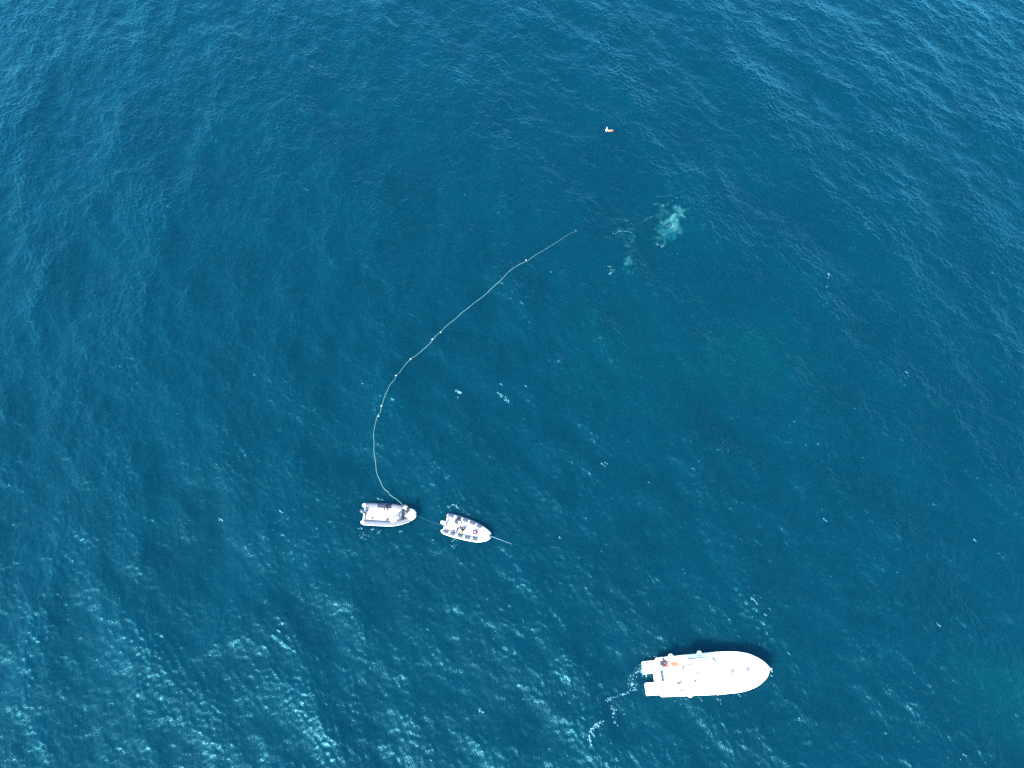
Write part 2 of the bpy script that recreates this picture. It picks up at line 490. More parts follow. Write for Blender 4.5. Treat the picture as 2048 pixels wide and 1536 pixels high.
# ------------------------------------------------------------------ foam lying on the water
foam_m, nt, b, _ = nodes_of('foam_and_glint')
tc = nt.nodes.new("ShaderNodeTexCoord"); nz = nt.nodes.new("ShaderNodeTexNoise"); nz.inputs["Scale"].default_value = 9
nt.links.new(tc.outputs["Object"], nz.inputs["Vector"])
cr = nt.nodes.new("ShaderNodeMix"); cr.data_type = 'RGBA'
cr.inputs[6].default_value = (0.02, 0.10, 0.13, 1); cr.inputs[7].default_value = (0.075, 0.18, 0.20, 1)
nt.links.new(nz.outputs["Fac"], cr.inputs[0]); nt.links.new(cr.outputs[2], b.inputs["Base Color"])
b.inputs["Roughness"].default_value = 0.85
def flake(mb, x, y, r, el=1.0, ang=0.0):
    c_ = surf(x, y)
    n = random.choice((5, 6, 7))
    ca, sa = math.cos(ang), math.sin(ang)
    vs = [(c_.x, c_.y, c_.z + 0.022 + r * 0.12)]
    for k in range(n):
        a = 2 * math.pi * k / n + random.uniform(-.3, .3)
        q = 0.72 * r * random.uniform(0.45, 1.25)
        u, v = q * math.cos(a) * el, q * math.sin(a)
        x_, y_ = c_.x + u * ca - v * sa, c_.y + u * sa + v * ca
        vs.append((x_, y_, surf(x_, y_).z + 0.014))
    mb.add(vs, [(0, k, k % n + 1) for k in range(1, n + 1)])
def foam(name, label, strokes, cat='foam', keep=0.7):
    """strokes: list of (points, width px, count, smallest, largest flake radius m)"""
    mb = MB()
    for pts, wpx, cnt, r0, r1 in strokes:
        w = [P(*p) for p in pts]
        seg = [(w[i + 1] - w[i]).length for i in range(len(w) - 1)]
        tot = sum(seg) or 1
        wm = wpx / 18.0
        for _k in range(int(cnt * keep) + 1):
            if len(w) == 1:
                p = w[0].copy(); dirn = random.uniform(0, 6.28)
            else:
                t = random.random() * tot; i = 0
                while t > seg[i] and i < len(seg) - 1: t -= seg[i]; i += 1
                d = w[i + 1] - w[i]; p = w[i] + d * (t / max(seg[i], 1e-6)); dirn = math.atan2(d.y, d.x)
            # clumped scatter
            p.x += random.gauss(0, wm) ; p.y += random.gauss(0, wm)
            r = r0 + (r1 - r0) * random.random() ** 2.2
            flake(mb, p.x, p.y, r, random.uniform(1, 2.2), dirn + random.gauss(0, .4))
    o = mb.build(name, foam_m, smooth=False)
    return tag(o, label, cat, kind='stuff')
foam('wake_foam', 'white churned foam trailing from the stern of the motor yacht', [
    ([(1288, 1326), (1284, 1340), (1290, 1350)], 2.5, 130, .03, .12),
    ([(1284, 1334), (1272, 1345), (1268, 1356)], 3.0, 90, .02, .09),
    ([(1266, 1362), (1270, 1372), (1264, 1378)], 3.5, 70, .02, .10),
    ([(1262, 1381), (1248, 1388), (1232, 1393), (1214, 1403)], 1.4, 110, .02, .09),
    ([(1226, 1408), (1231, 1420), (1230, 1432)], 2.2, 70, .02, .10),
    ([(1232, 1436), (1234, 1446)], 2.2, 35, .02, .09),
    ([(1207, 1440), (1192, 1450), (1182, 1462), (1178, 1470)], 1.6, 120, .02, .10),
    ([(1178, 1472), (1179, 1486), (1182, 1494)], 1.6, 60, .02, .12),
    ([(1196, 1395), (1199, 1405)], 1.5, 25, .02, .1),
    ([(1294, 1366), (1291, 1378), (1300, 1390)], 1.6, 40, .02, .07),
    ([(1264, 1350), (1256, 1372)], 5, 45, .015, .06),
    ([(1302, 1318), (1312, 1312)], 5, 40, .015, .05),
    ([(1296, 1352), (1310, 1358)], 3.0, 26, .015, .05),
    ([(1350, 1408), (1365, 1398)], 4, 20, .015, .05),
], keep=0.5)
foam('wash_foam', 'thin white foam lines around the white inflatable boat', [
    ([(902, 1011), (907, 1010), (912, 1012), (913, 1016), (919, 1020)], .9, 70, .02, .07),
    ([(893, 1014), (900, 1016)], 1.2, 22, .02, .06), ([(926, 1025), (940, 1031)], 1.0, 26, .02, .05),
    ([(902, 1082), (914, 1076)], 1.3, 22, .02, .07), ([(902, 1090), (910, 1094)], 3, 36, .015, .06), ([(862, 1080), (868, 1088)], 1.4, 16, .015, .05)])
foam('wash_foam', 'scattered white foam specks just below the grey inflatable boat', [
    ([(717, 1057), (726, 1058)], 1.4, 24, .02, .07), ([(742, 1060), (748, 1058)], 1.8, 30, .02, .08),
    ([(754, 996), (766, 1000)], 1.5, 30, .02, .07), ([(757, 1066), (764, 1062)], 1.4, 26, .02, .06), ([(800, 1062), (806, 1063)], 1.0, 14, .02, .07),
    ([(722, 1070), (736, 1078)], 4, 36, .015, .06)])
foam('diver_foam', 'thin broken ring and arcs of foam beside the turquoise bubble cloud', [
    ([(1240, 464), (1246, 463), (1257, 462), (1264, 464), (1270, 468), (1272, 473)], .6, 120, .015, .05),
    ([(1222, 466), (1230, 469), (1240, 463)], 1.2, 36, .02, .06), ([(1272, 474), (1268, 481), (1260, 484)], 1.0, 24, .015, .04),
    ([(1226, 437), (1236, 436.5), (1248, 438), (1258, 441), (1266, 444), (1272, 448)], .7, 60, .015, .05),
    ([(1290, 436), (1300, 430), (1306, 432)], 1.1, 34, .02, .06), ([(1304, 409), (1318, 409), (1328, 414)], .9, 44, .015, .05),
    ([(1328, 412), (1338, 406), (1344, 400), (1352, 399)], 1.0, 40, .015, .06), ([(1310, 393), (1330, 395), (1340, 394)], 2.4, 30, .015, .05),
    ([(1326, 440), (1318, 450), (1310, 454)], 1.0, 40, .02, .06), ([(1360, 430), (1362, 436)], 1.8, 26, .02, .06),
    ([(1325, 470), (1330, 466)], 1.4, 26, .02, .06),
    ([(1316, 486)], 1.6, 26, .02, .07), ([(1322, 489), (1325, 487), (1328, 489), (1325, 491.5), (1322, 489)], .5, 44, .03, .07),
    ([(1214, 533), (1222, 533)], .9, 22, .02, .06), ([(1216, 538), (1226, 540), (1218, 548)], 2.4, 60, .02, .07),
    ([(1219, 546), (1222, 545)], 1.2, 30, .03, .07), ([(1256, 522)], 2.0, 12, .015, .04), ([(1353, 506)], .4, 4, .04, .06)], keep=0.5)
# small breaking crests the photograph shows, each by its place
spots = [(1311, 177, 6, 30, 2), (1300, 137, 8, 14, 2), (1557, 230, 5, 12, 1), (1568, 233, 3, 5, 1), (623, 132, 5, 10, 1), (347, 110, 2, 8, .7), (612, 380, 4, 16, 1.2),
         (1812, 745, 3, 22, 1.4), (1815, 752, 2, 10, 1), (917, 782, 6, 90, 2.6), (922, 783, 3, 50, 1.4), (917, 794, 2, 12, 1.6), (1002, 770, 5, 22, 1.6), (1000, 790, 6, 60, 3.6),
         (1012, 800, 5, 46, 4), (1050, 772, 4, 22, 1.6), (722, 768, 2, 14, 1), (262, 577, 3, 14, .8), (1104, 544, 3, 14, 1), (1207, 930, 5, 26, 1.6), (1213, 926, 4, 14, 1),
         (438, 1040, 6, 40, 1.6), (560, 1024, 5, 26, 2.2), (558, 1262, 4, 34, 1.6), (123, 1192, 5, 26, 1.0), (1878, 1249, 5, 34, 1.6), (1300, 965, 3, 14, 1.4), (1120, 1075, 5, 12, 2), (1504, 1200, 5, 40, 1.8),
         (1510, 1208, 3, 16, 1.0), (1530, 1232, 3, 16, 1.0), (1540, 1218, 3, 8, 1), (1536, 1344, 2, 12, .9), (1542, 1351, 2, 14, .8), (1438, 1400, 7, 26, 3), (1400, 1398, 5, 20, 2.4), (1478, 1390, 4, 18, 2),
         (930, 390, 4, 10, 1), (1982, 548, 3, 10, .7), (1455, 900, 5, 10, 1.4), (1650, 1040, 5, 14, 1.5), (1950, 1080, 4, 12, 1.4), (1770, 1465, 4, 14, 1.4), (1930, 1513, 5, 16, 1.4), (1600, 1440, 6, 16, 2.2), (690, 1410, 5, 12, 1.8), (960, 1420, 6, 24, 2.2), (1100, 1500, 6, 14, 2.4)]
strokes = []
for px, py, half, cnt, w in spots:
    strokes.append(([(px - half * .7, py - half * .6), (px + half * .7, py + half * .6)], w * .55, cnt, .015, .07))
# the two small bright splashes near the right edge
strokes += [([(1656.5, 546.5), (1659.5, 548), (1659.5, 551)], .45, 50, .03, .08), ([(1659, 547.5), (1662, 545)], .25, 14, .02, .05), ([(1658.5, 553), (1657.5, 556)], .25, 14, .03, .06), ([(1655, 574.3)], .4, 10, .03, .07)]
# unplaced specks on crests, thicker near the viewer: sun glints drawn as foam flakes
cl = inv(S_mid + S_short); cl /= cl.std()
k = 0
while k < 110:
    px, py = random.uniform(0, 2048), 1536 - abs(random.gauss(0, 420))
    if py < 250: continue
    p = P(px, py); i, j = lat(p.x, p.y)
    if cl[j, i] < 1.35 or patch_s[j, i] < 0.2: continue
    k += 1
    s_ = random.uniform(1.0, 3.5)
    strokes.append(([(px - s_ * .8, py - s_), (px + s_ * .8, py + s_)], .5, random.choice((2, 2, 3, 5)), .010, .038))
foam('foam_and_glint', 'small white foam flecks and drawn sun glints scattered on the wave crests', strokes)

# ------------------------------------------------------------------ people: one continuous skinned body each, clothes by region
def person(J, loc, rz, label, cloth, hair_mat=None, cap=None, group=None):
    """J: joints in metres, x ahead / y left / z up from the point the person rests on.
    needs pelvis chest neck head, and pairs sh el ha hip kn an toe as (left, right)"""
    names, pts, rad, edges, par = [], [], [], [], {}
    def jt(n, p, r, parent=None, reg='top'):
        i = len(pts); names.append((n, reg)); pts.append(Vector(p)); rad.append(r)
        if parent is not None: edges.append((parent, i))
        return i
    V_ = lambda k: Vector(J[k])
    pel = jt('pelvis', V_('pelvis'), .135, None, 'legs')
    wst = jt('waist', V_('pelvis').lerp(V_('chest'), .45), .120, pel, 'top')
    che = jt('chest', V_('chest'), .150, wst, 'top')
    nek = jt('neck', V_('neck'), .060, che, 'skin')
    hd0 = jt('chin', V_('neck').lerp(V_('head'), .5), .075, nek, 'skin')
    hd = jt('head', V_('head'), .102, hd0, 'skin')
    up = (V_('head') - V_('neck')).normalized()
    top = jt('crown', V_('head') + up * .075, .085, hd, 'skin')
    face = Vector(J.get('face', (1, 0, 0))).normalized()
    jt('nose', V_('head') + face * .112 - up * .015, .017, hd, 'skin')
    for s_ in (0, 1):
        sh = jt('shoulder', J['sh'][s_], .068, che, 'top')
        el = jt('elbow', J['el'][s_], .045, sh, 'arm')
        ha = jt('wrist', J['ha'][s_], .030, el, 'skin')
        d = (Vector(J['ha'][s_]) - Vector(J['el'][s_])).normalized()
        sd = d.cross(Vector((0, 0, 1)));  sd = sd.normalized() if sd.length > .1 else Vector((0, 1, 0))
        dn = sd.cross(d)
        palm = jt('palm', Vector(J['ha'][s_]) + d * .075, .034, ha, 'skin')
        for q, (o_, ln) in enumerate(((-.030, .062), (-.010, .076), (.010, .070), (.030, .054))):
            k0 = jt('knuckle', Vector(J['ha'][s_]) + d * .105 + sd * o_, .010, palm, 'skin')
            jt('fingertip', Vector(J['ha'][s_]) + d * (.105 + ln) + sd * o_ * 1.15 + dn * .018, .008, k0, 'skin')
        th = jt('thumb', Vector(J['ha'][s_]) + d * .055 + sd * .045, .011, palm, 'skin')
        jt('thumbtip', Vector(J['ha'][s_]) + d * .095 + sd * .062 + dn * .012, .009, th, 'skin')
        hp = jt('hip', J['hip'][s_], .095, pel, 'legs')
        kn = jt('knee', J['kn'][s_], .062, hp, 'legs')
        an = jt('ankle', J['an'][s_], .043, kn, 'shin')
        jt('toe', J['toe'][s_], .036, an, 'shoe')
    me = bpy.data.meshes.new('person')
    me.from_pydata([tuple(p) for p in pts], edges, [])
    o = bpy.data.objects.new('person', me)
    SC.collection.objects.link(o)
    md = o.modifiers.new('skin', 'SKIN'); md.use_smooth_shade = True
    sk = me.skin_vertices[0].data if me.skin_vertices else None
    if sk is None:
        bm = bmesh.new(); bm.from_mesh(me); bm.verts.layers.skin.verify(); bm.to_mesh(me); bm.free()
        sk = me.skin_vertices[0].data
    for i, r in enumerate(rad):
        sk[i].radius = (r, r); sk[i].use_root = (i == 0)
    sb = o.modifiers.new('sub', 'SUBSURF'); sb.levels = 1; sb.render_levels = 1
    dg = bpy.context.evaluated_depsgraph_get()
    nm = bpy.data.meshes.new_from_object(o.evaluated_get(dg))
    o.modifiers.clear(); o.data = nm; bpy.data.meshes.remove(me)
    order = ['skin', 'top', 'legs', 'shoe']
    mats = [M['skin'], M[cloth[0]], M[cloth[1]], M[cloth[2]]]
    nm.materials.clear()
    for m_ in mats: nm.materials.append(m_)
    regs = {'top': 1, 'legs': 2, 'shoe': 3, 'skin': 0, 'arm': 1 if cloth[3] else 0, 'shin': 2}
    P_ = np.array([tuple(p) for p in pts]); rd = np.array(rad)
    for poly in nm.polygons:
        c_ = np.array(poly.center)
        i = int(np.argmin(np.linalg.norm(P_ - c_, axis=1) - rd * .9))
        poly.material_index = regs[names[i][1]]
    nm.polygons.foreach_set('use_smooth', [True] * len(nm.polygons))
    o.location = loc; o.rotation_euler = (0, 0, rz)
    tag(o, label, 'person', group)
    # hair, or a cap, over the crown
    hc = V_('head') + up * .028 - face * .018
    mb = MB(); mb.ball((0, 0, 0), .118, (1.0, .92, .95))
    for v_i, v in enumerate(mb.v):
        x, y, z = v
        if z < 0: z *= .55 if x < 0 else .12
        mb.v[v_i] = (x, y, z)
    q = up.to_track_quat('Z', 'Y')
    fl = (face - up * face.dot(up)).normalized()
    mt = Matrix((fl, up.cross(fl), up)).transposed()
    mb.v = [tuple(hc + mt @ Vector(v)) for v in mb.v]
    h_ = mb.build('cap' if cap else 'hair', M[cap] if cap else M[hair_mat or 'hair'], o)
    return o
STAND = dict(pelvis=(0, 0, .95), chest=(.02, 0, 1.32), neck=(.02, 0, 1.50), head=(.05, 0, 1.66), sh=((0, .19, 1.42), (0, -.19, 1.42)),
             el=((.02, .25, 1.13), (.02, -.25, 1.13)), ha=((.12, .24, .88), (.12, -.24, .88)), hip=((0, .10, .90), (0, -.10, .90)),
             kn=((.03, .12, .50), (.03, -.12, .50)), an=((0, .13, .07), (0, -.13, .07)), toe=((.17, .15, .04), (.17, -.15, .04)))
SIT = dict(pelvis=(0, 0, .12), chest=(.06, 0, .48), neck=(.09, 0, .65), head=(.14, 0, .80), sh=((.06, .19, .58), (.06, -.19, .58)),
           el=((.16, .25, .32), (.16, -.25, .32)), ha=((.38, .16, .22), (.38, -.16, .22)), hip=((.04, .11, .10), (.04, -.11, .10)),
           kn=((.46, .16, .12), (.46, -.14, .12)), an=((.50, .17, -.32), (.55, -.15, -.32)), toe=((.66, .20, -.36), (.71, -.16, -.36)))
BEND = dict(pelvis=(0, 0, .86), chest=(.32, 0, 1.06), neck=(.47, 0, 1.12), head=(.62, 0, 1.13), face=(.6, 0, -.8), sh=((.36, .19, 1.10), (.36, -.19, 1.10)),
            el=((.50, .26, .83), (.50, -.26, .83)), ha=((.66, .17, .64), (.66, -.17, .64)), hip=((0, .11, .84), (0, -.11, .84)),
            kn=((.12, .14, .46), (.02, -.14, .47)), an=((.02, .15, .07), (-.14, -.15, .07)), toe=((.19, .17, .04), (.03, -.17, .04)))
CROUCH = dict(pelvis=(0, 0, .36), chest=(.22, 0, .66), neck=(.32, 0, .80), head=(.42, 0, .92), face=(.8, 0, -.5), sh=((.24, .19, .74), (.24, -.19, .74)),
              el=((.42, .26, .52), (.42, -.26, .52)), ha=((.64, .15, .40), (.62, -.15, .34)), hip=((.02, .11, .34), (.02, -.11, .34)),
              kn=((.40, .20, .46), (.36, -.20, .46)), an=((.12, .18, .07), (.08, -.18, .07)), toe=((.29, .21, .04), (.25, -.21, .04)))
def pose(base, **kw):
    d = dict(base); d.update(kw); return d

# ------------------------------------------------------------------ boat frames
class Frame:
    def __init__(s, stern, bow, z):
        a, b_ = P(*stern, z), P(*bow, z)
        s.o = Vector((a.x, a.y, 0)); d = b_ - a
        s.ang = math.atan2(d.y, d.x); s.len = Vector((d.x, d.y)).length
    def w(s, x, y, z=0):
        c_, q = math.cos(s.ang), math.sin(s.ang)
        return Vector((s.o.x + x * c_ - y * q, s.o.y + x * q + y * c_, z))
    def l(s, p):
        d = p - s.o; c_, q = math.cos(s.ang), math.sin(s.ang)
        return (d.x * c_ + d.y * q, -d.x * q + d.y * c_)
    def px(s, x, y, z):
        """photo pixel seen at height z, in this boat's metres"""
        return s.l(P(x, y, z))
def interp(tab, x):
    return float(np.interp(x, [t[0] for t in tab], [t[1] for t in tab]))

# ------------------------------------------------------------------ motor yacht
Y = Frame((1318.2, 1354), (1536.6, 1338.9), 1.25)
YL = Y.len
yacht = empty('motor_yacht', (Y.o.x, Y.o.y, 0), Y.ang, 'large white flybridge motor yacht with open stern cockpit and twin swim platforms', 'yacht')
HB = [(0, 1.88), (1.2, 1.92), (2.5, 1.95), (4.7, 2.01), (6.3, 2.04), (7.6, 2.0), (8.3, 1.94), (8.9, 1.83), (9.5, 1.66), (10.0, 1.44), (10.4, 1.20), (10.8, .90), (11.05, .64), (11.22, .40), (11.34, .17), (11.40, .02)]
kx_ = YL / 11.4
def hb(x): return .975 * interp(HB, x / kx_)
def sheer(x): return 1.12 + .60 * (max(0, x) / YL) ** 2
st_x = [0, .4, 1.2, 2.5, 3.6, 4.7, 5.6, 6.3, 7.0, 7.6, 8.3, 8.9, 9.5, 10.0, 10.4, 10.8, 11.05, 11.22, 11.34, 11.40]
st_x = [x * kx_ for x in st_x]
rings = []
for x in st_x:
    b_, z_ = hb(x), sheer(x); t = x / YL; rk = 1.5 * t ** 4
    half = [(x, b_, z_), (x - .02 * rk, b_ * 1.0 - .01, z_ - .10), (x - .25 * rk, b_ * (1 - .10 * t), z_ * .62), (x - .62 * rk, b_ * (.95 - .30 * t ** 2), .28), (x - .85 * rk, b_ * (.90 - .45 * t ** 2), -.05), (x - .98 * rk, b_ * .45, -.40), (x - rk, 0.0, -.62)]
    rings.append(half + [(p[0], -p[1], p[2]) for p in reversed(half[:-1])])
MB().loft(rings, True, False, closed=False).build('hull', M['gelcoat'], yacht)
# gunwale rub rail round the sheer
path = [(x, hb(x) + .01, sheer(x) - .06) for x in st_x] + [(x, -hb(x) - .01, sheer(x) - .06) for x in reversed(st_x[:-1])]
MB().tube(path, .045, 6).build('rub_rail', M['vinyl'], yacht)
# foredeck and side decks, cambered
CKX = 2.75
rows = [x for x in st_x if x > CKX]; rows = [CKX] + rows
rings = []
for x in rows:
    b_ = hb(x) - .01
    rings.append([(x, b_ * k / 6, sheer(x) + .015 + .10 * (1 - (k / 6) ** 2)) for k in range(6, -7, -1)])
MB().loft(rings, False, False, closed=False).build('foredeck', M['deck'], yacht)
mb = MB()
for s_ in (1, -1):
    xs_ = [.28, 1.2 * kx_, 2.5 * kx_, CKX]
    mb.loft([[(x, s_ * (hb(x) - .005), sheer(x) + .02), (x, s_ * (hb(x) - .04), sheer(x) + .07), (x, s_ * 1.62, sheer(x) + .07), (x, s_ * 1.60, sheer(x) + .03), (x, s_ * 1.60, .62)] for x in xs_], False, False, closed=False)
mb.loft([[(0.0, y, sheer(0) - .15), (0.0, y, sheer(0) + .05), (.04, y, sheer(0) + .07), (.26, y, sheer(0) + .07), (.28, y, sheer(0) + .03), (.28, y, .62)] for y in (-1.82, -.6, .6, 1.82)], False, False, closed=False)
mb.build('cockpit_coaming', M['gelcoat'], yacht)
MB().rbox((1.52, 0, .58), (2.52, 3.24, .08), .02).build('cockpit_floor', M['deck'], yacht)
# swim platforms: the two hull extensions beside the stern notch
for s_ in (1, -1):
    mb = MB()
    y0, y1 = .44, 1.66
    mb.loft([[(x, s_ * y, z) for x, y in rrect(-.68 + .02 * k, (y0 + y1) / 2, 1.44 - .05 * k, (y1 - y0) - .05 * k, .12)] for k, z in ((1.4, -.25), (0, .10), (0, .42), (.8, .47))])
    mb.build('swim_platform', M['gelcoat'], yacht)
MB().rbox((-.18, 0, .34), (.38, 1.0, .28), .04).build('platform_step', M['gelcoat'], yacht)
# stern details
p0, p1 = Y.px(1317.5, 1326, 1.3), Y.px(1326.4, 1385, 1.3)
mb = MB(); mb.tube([(*p0, 1.30), ((p0[0] + p1[0]) / 2 - .02, (p0[1] + p1[1]) / 2, 1.32), (*p1, 1.30)], .050, 7)
for k in range(5):
    t = k / 4; q = (p0[0] * (1 - t) + p1[0] * t, p0[1] * (1 - t) + p1[1] * t)
    mb.tube([(q[0], q[1], 1.14), (q[0], q[1], 1.29)], .018, 6)
mb.build('stern_rail', M['louvre'], yacht)
q = Y.px(1325.2, 1352, .9)
mb = MB(); mb.rbox((q[0] + .02, q[1], .78), (.34, 1.02, .32), .05)
mb.build('stern_bench', M['vinyl'], yacht)
mb = MB()
for k in range(3): mb.rbox((q[0] + .0, q[1] - .34 + .34 * k, .965), (.27, .31, .06), .05)
mb.build('bench_shade_pad', M['louvre'], yacht)  # grey pads put the shadow on the transom seat into colour
# saloon / wheelhouse under the flybridge
def plan(x0, x1, w, nose, z, n=7):
    pts = [(x0, w, z)]
    for k in range(n + 1):
        a = math.pi / 2 * k / n
        pts.append((x1 - nose + nose * math.sin(a), w * math.cos(a) ** .62 if k < n else 0, z))
    pts2 = [(x, -y, z) for x, y, z in reversed(pts[:-1])]
    return pts + pts2
mb = MB()
mb.loft([plan(2.78, 7.05, 1.60, 1.9, 1.16), plan(2.78, 6.9, 1.56, 1.9, 1.45), plan(2.78, 6.45, 1.48, 1.8, 1.75), plan(2.78, 6.1, 1.42, 1.75, 2.02), plan(2.78, 6.0, 1.38, 1.72, 2.07)], False, True)
house = mb.build('wheelhouse', M['gelcoat'], yacht)
MB().rbox((2.79, 0, .87), (.06, 3.19, .62), .02).build('cockpit_bulkhead', M['gelcoat'], yacht)
for s_ in (1, -1):
    mb = MB()
    mb.loft([[(x, s_ * (1.60 + .006 - (z - 1.3) * .11 + .012), z) for z in (1.52, 1.95)] + [(x, s_ * (1.60 - .03 - (z - 1.3) * .11), z) for z in (1.95, 1.52)] for x in (3.2, 3.9, 4.6)])
    mb.build('side_window', M['darkglass'], yacht)
# dark strip drawing the shade along the port edge of the covered windscreen
from mathutils.bvhtree import BVHTree
bvh = BVHTree.FromPolygons([v.co for v in house.data.vertices], [tuple(p.vertices) for p in house.data.polygons])
mw = Matrix.Translation(Y.o) @ Matrix.Rotation(Y.ang, 4, 'Z')
co_ = mw.inverted() @ Vector((0, 0, CAM_H))
shade_pts = []
for t in np.linspace(0, 1, 12):
    q = mw.inverted() @ P(1425.5 + 22 * t, 1316.5 + 22.3 * t, 0)
    hit, nrm, _i, _d = bvh.ray_cast(co_, (q - co_).normalized())
    if hit: shade_pts.append(hit + nrm * (.02 if nrm.z > 0 else -.02))
MB().tube(shade_pts, [.07 - .045 * k / (len(shade_pts) - 1) for k in range(len(shade_pts))], 6).build('windscreen_shade_strip', M['charcoal_cloth'], yacht)
# flybridge deck, coaming and helm
ZF = 2.20
a0 = Y.px(1373, 1355, ZF); a1 = Y.px(1421, 1350, ZF)
fx0, fx1 = a0[0], a1[0]
MB().loft([plan(fx0, fx1, 1.36, 1.0, ZF - .10), plan(fx0 - .02, fx1 + .04, 1.42, 1.0, ZF - .05), plan(fx0, fx1, 1.40, 1.0, ZF)], True, True).build('flybridge_deck', M['deck'], yacht)
outer = plan(fx0, fx1, 1.42, 1.0, ZF); inner = plan(fx0, fx1 - .14, 1.30, .95, ZF)
prof = []
for po, pi in zip(outer, inner):
    prof.append([(po[0], po[1], ZF + .004), (po[0], po[1], ZF + .30), ((po[0] + pi[0]) / 2, (po[1] + pi[1]) / 2, ZF + .34), (pi[0], pi[1], ZF + .30), (pi[0], pi[1], ZF + .004)])
MB().loft(prof, True, True, closed=False).build('flybridge_coaming', M['gelcoat'], yacht)
def fly(px, py, dz=.5):
    q = Y.px(px, py, ZF + dz); return q
a, b2 = fly(1388.5, 1366.5, .62), fly(1395, 1343.5, .62)
mid = ((a[0] + b2[0]) / 2 + .16, (a[1] + b2[1]) / 2)
ang = math.atan2(b2[1] - a[1], b2[0] - a[0]) - math.pi / 2
ln = math.hypot(b2[0] - a[0], b2[1] - a[1])
mb = MB(); mb.rbox((mid[0], mid[1], ZF + .32), (.46, ln + .25, .60), .08, rot=ang)
con = mb.build('helm_console', M['gelcoat'], yacht)
for px, py, sx, sy in ((1389.0, 1366.0, .10, .20), (1390.2, 1361.6, .17, .22), (1392.0, 1356.4, .15, .17), (1393.6, 1351.2, .05, .12), (1394.8, 1344.6, .13, .15), (1393.0, 1346, .04, .2)):
    q = fly(px, py, .64)
    MB().rbox((q[0], q[1], ZF + .635), (sx * 1.35, sy * 1.2, .03), .02, rot=ang).build('gauge', M['darkglass'], con)
# helm wheel, lever, speaker, seats
q = fly(1377.8, 1352.8, .7)
mb = MB()
cw = Vector((q[0] + .0, q[1], ZF + .62))
ringp = [(cw.x + .06 * math.cos(a_), cw.y + .17 * math.sin(a_), cw.z + .14 * math.cos(a_)) for a_ in np.linspace(0, 2 * math.pi, 17)]
mb.tube(ringp, .022, 6, caps=False)
for k in range(3):
    a_ = 2.1 * k + .5; mb.tube([cw, (cw.x + .06 * math.cos(a_), cw.y + .17 * math.sin(a_), cw.z + .14 * math.cos(a_))], .016, 5)
mb.tube([cw, (cw.x + .28, cw.y, cw.z - .20)], .03, 6)
mb.build('steering_wheel', M['charcoal_cloth'], yacht)
for px, py, s_ in ((1405, 1364.6, .12), (1402.6, 1361.6, .07), (1409.4, 1364, .09), (1398.5, 1366.6, .07), (1415.6, 1342.6, .09), (1417.4, 1344.6, .06), (1380, 1328.4, .17)):
    q = fly(px, py, .45)
    MB().rbox((q[0], q[1], ZF + .445 if abs(q[1]) > 1.2 else ZF + .30), (s_ * 1.5, s_, .12), .03).build('deck_fitting', M['grey_vinyl'], yacht)
for px, py, sx, sy in ((1376, 1340, .5, 1.0), (1374, 1368, .45, .7), (1408, 1333, .5, .9)):
    q = fly(px, py, .3)
    mb = MB(); mb.rbox((q[0], q[1], ZF + .19), (sx, sy, .36), .08); mb.rbox((q[0] - sx * .42, q[1], ZF + .42), (.12, sy, .32), .05)
    mb.build('flybridge_seat', M['vinyl'], yacht)
# port side grab rail on the flybridge coaming
p0, p1, p2 = fly(1376.5, 1316.6, .5), fly(1400, 1315.2, .5), fly(1419, 1313.6, .5)
MB().tube([(p0[0], p0[1], ZF + .40), (p1[0], p1[1], ZF + .41), (p2[0], p2[1], ZF + .39)], [.018, .022, .012], 6).build('grab_rail', M['grey_vinyl'], yacht)
# foredeck hatches with grey louvres
for px, py in ((1465.6, 1341.2), (1496.0, 1338.8)):
    zz = 1.62
    q = Y.px(px, py, zz)
    z0 = sheer(q[0]) + .105
    h_ = MB().rbox((q[0], q[1], z0 + .02), (.50, .56, .05), .06).build('deck_hatch', M['hatch'], yacht)
    for k in range(4):
        MB().rbox((q[0], q[1] - .17 + .115 * k, z0 + .055), (.42, .082, .03), .015).build('hatch_louvre', M['louvre'], h_)
# bow rail, roller, cleats
bx = [x for x in st_x if x > 7.4 * kx_]
rail = [(x - .10, hb(x) - .07 if hb(x) > .12 else 0.03, sheer(x) + .50) for x in bx]
rail = rail + [(x, -y, z) for x, y, z in reversed(rail)]
mb = MB(); mb.tube(rail, .021, 6)
for i in (0, 2, 4, 6, 8):
    for s_ in (1, -1):
        x, y, z = rail[i]; mb.tube([(x, s_ * y, z - .46), (x, s_ * y, z)], .016, 5)
mb.build('bow_rail', M['steel'], yacht)
mb = MB(); mb.rbox((YL - .10, 0, sheer(YL) + .09), (.62, .16, .07), .03); mb.tube([(YL + .18, -.08, sheer(YL) + .08), (YL + .18, .08, sheer(YL) + .08)], .05, 8)
mb.build('anchor_roller', M['steel'], yacht)
mb = MB(); mb.rbox((YL - .60, 0.0, sheer(YL) + .13), (.16, .24, .12), .04); mb.build('windlass', M['lightgrey'], yacht)
for x, s_ in ((10.2, 1), (10.2, -1), (6.9, 1), (6.9, -1), (.6, 1), (.6, -1)):
    mb = MB(); x *= kx_
    mb.tube([(x - .10, s_ * (hb(x) - .13), sheer(x) + .12), (x + .10, s_ * (hb(x) - .13), sheer(x) + .12)], .014, 6)
    mb.tube([(x - .03, s_ * (hb(x) - .13), sheer(x) + .02), (x - .03, s_ * (hb(x) - .13), sheer(x) + .12)], .012, 5); mb.tube([(x + .03, s_ * (hb(x) - .13), sheer(x) + .02), (x + .03, s_ * (hb(x) - .13), sheer(x) + .12)], .012, 5)
    mb.build('mooring_cleat', M['steel'], yacht)
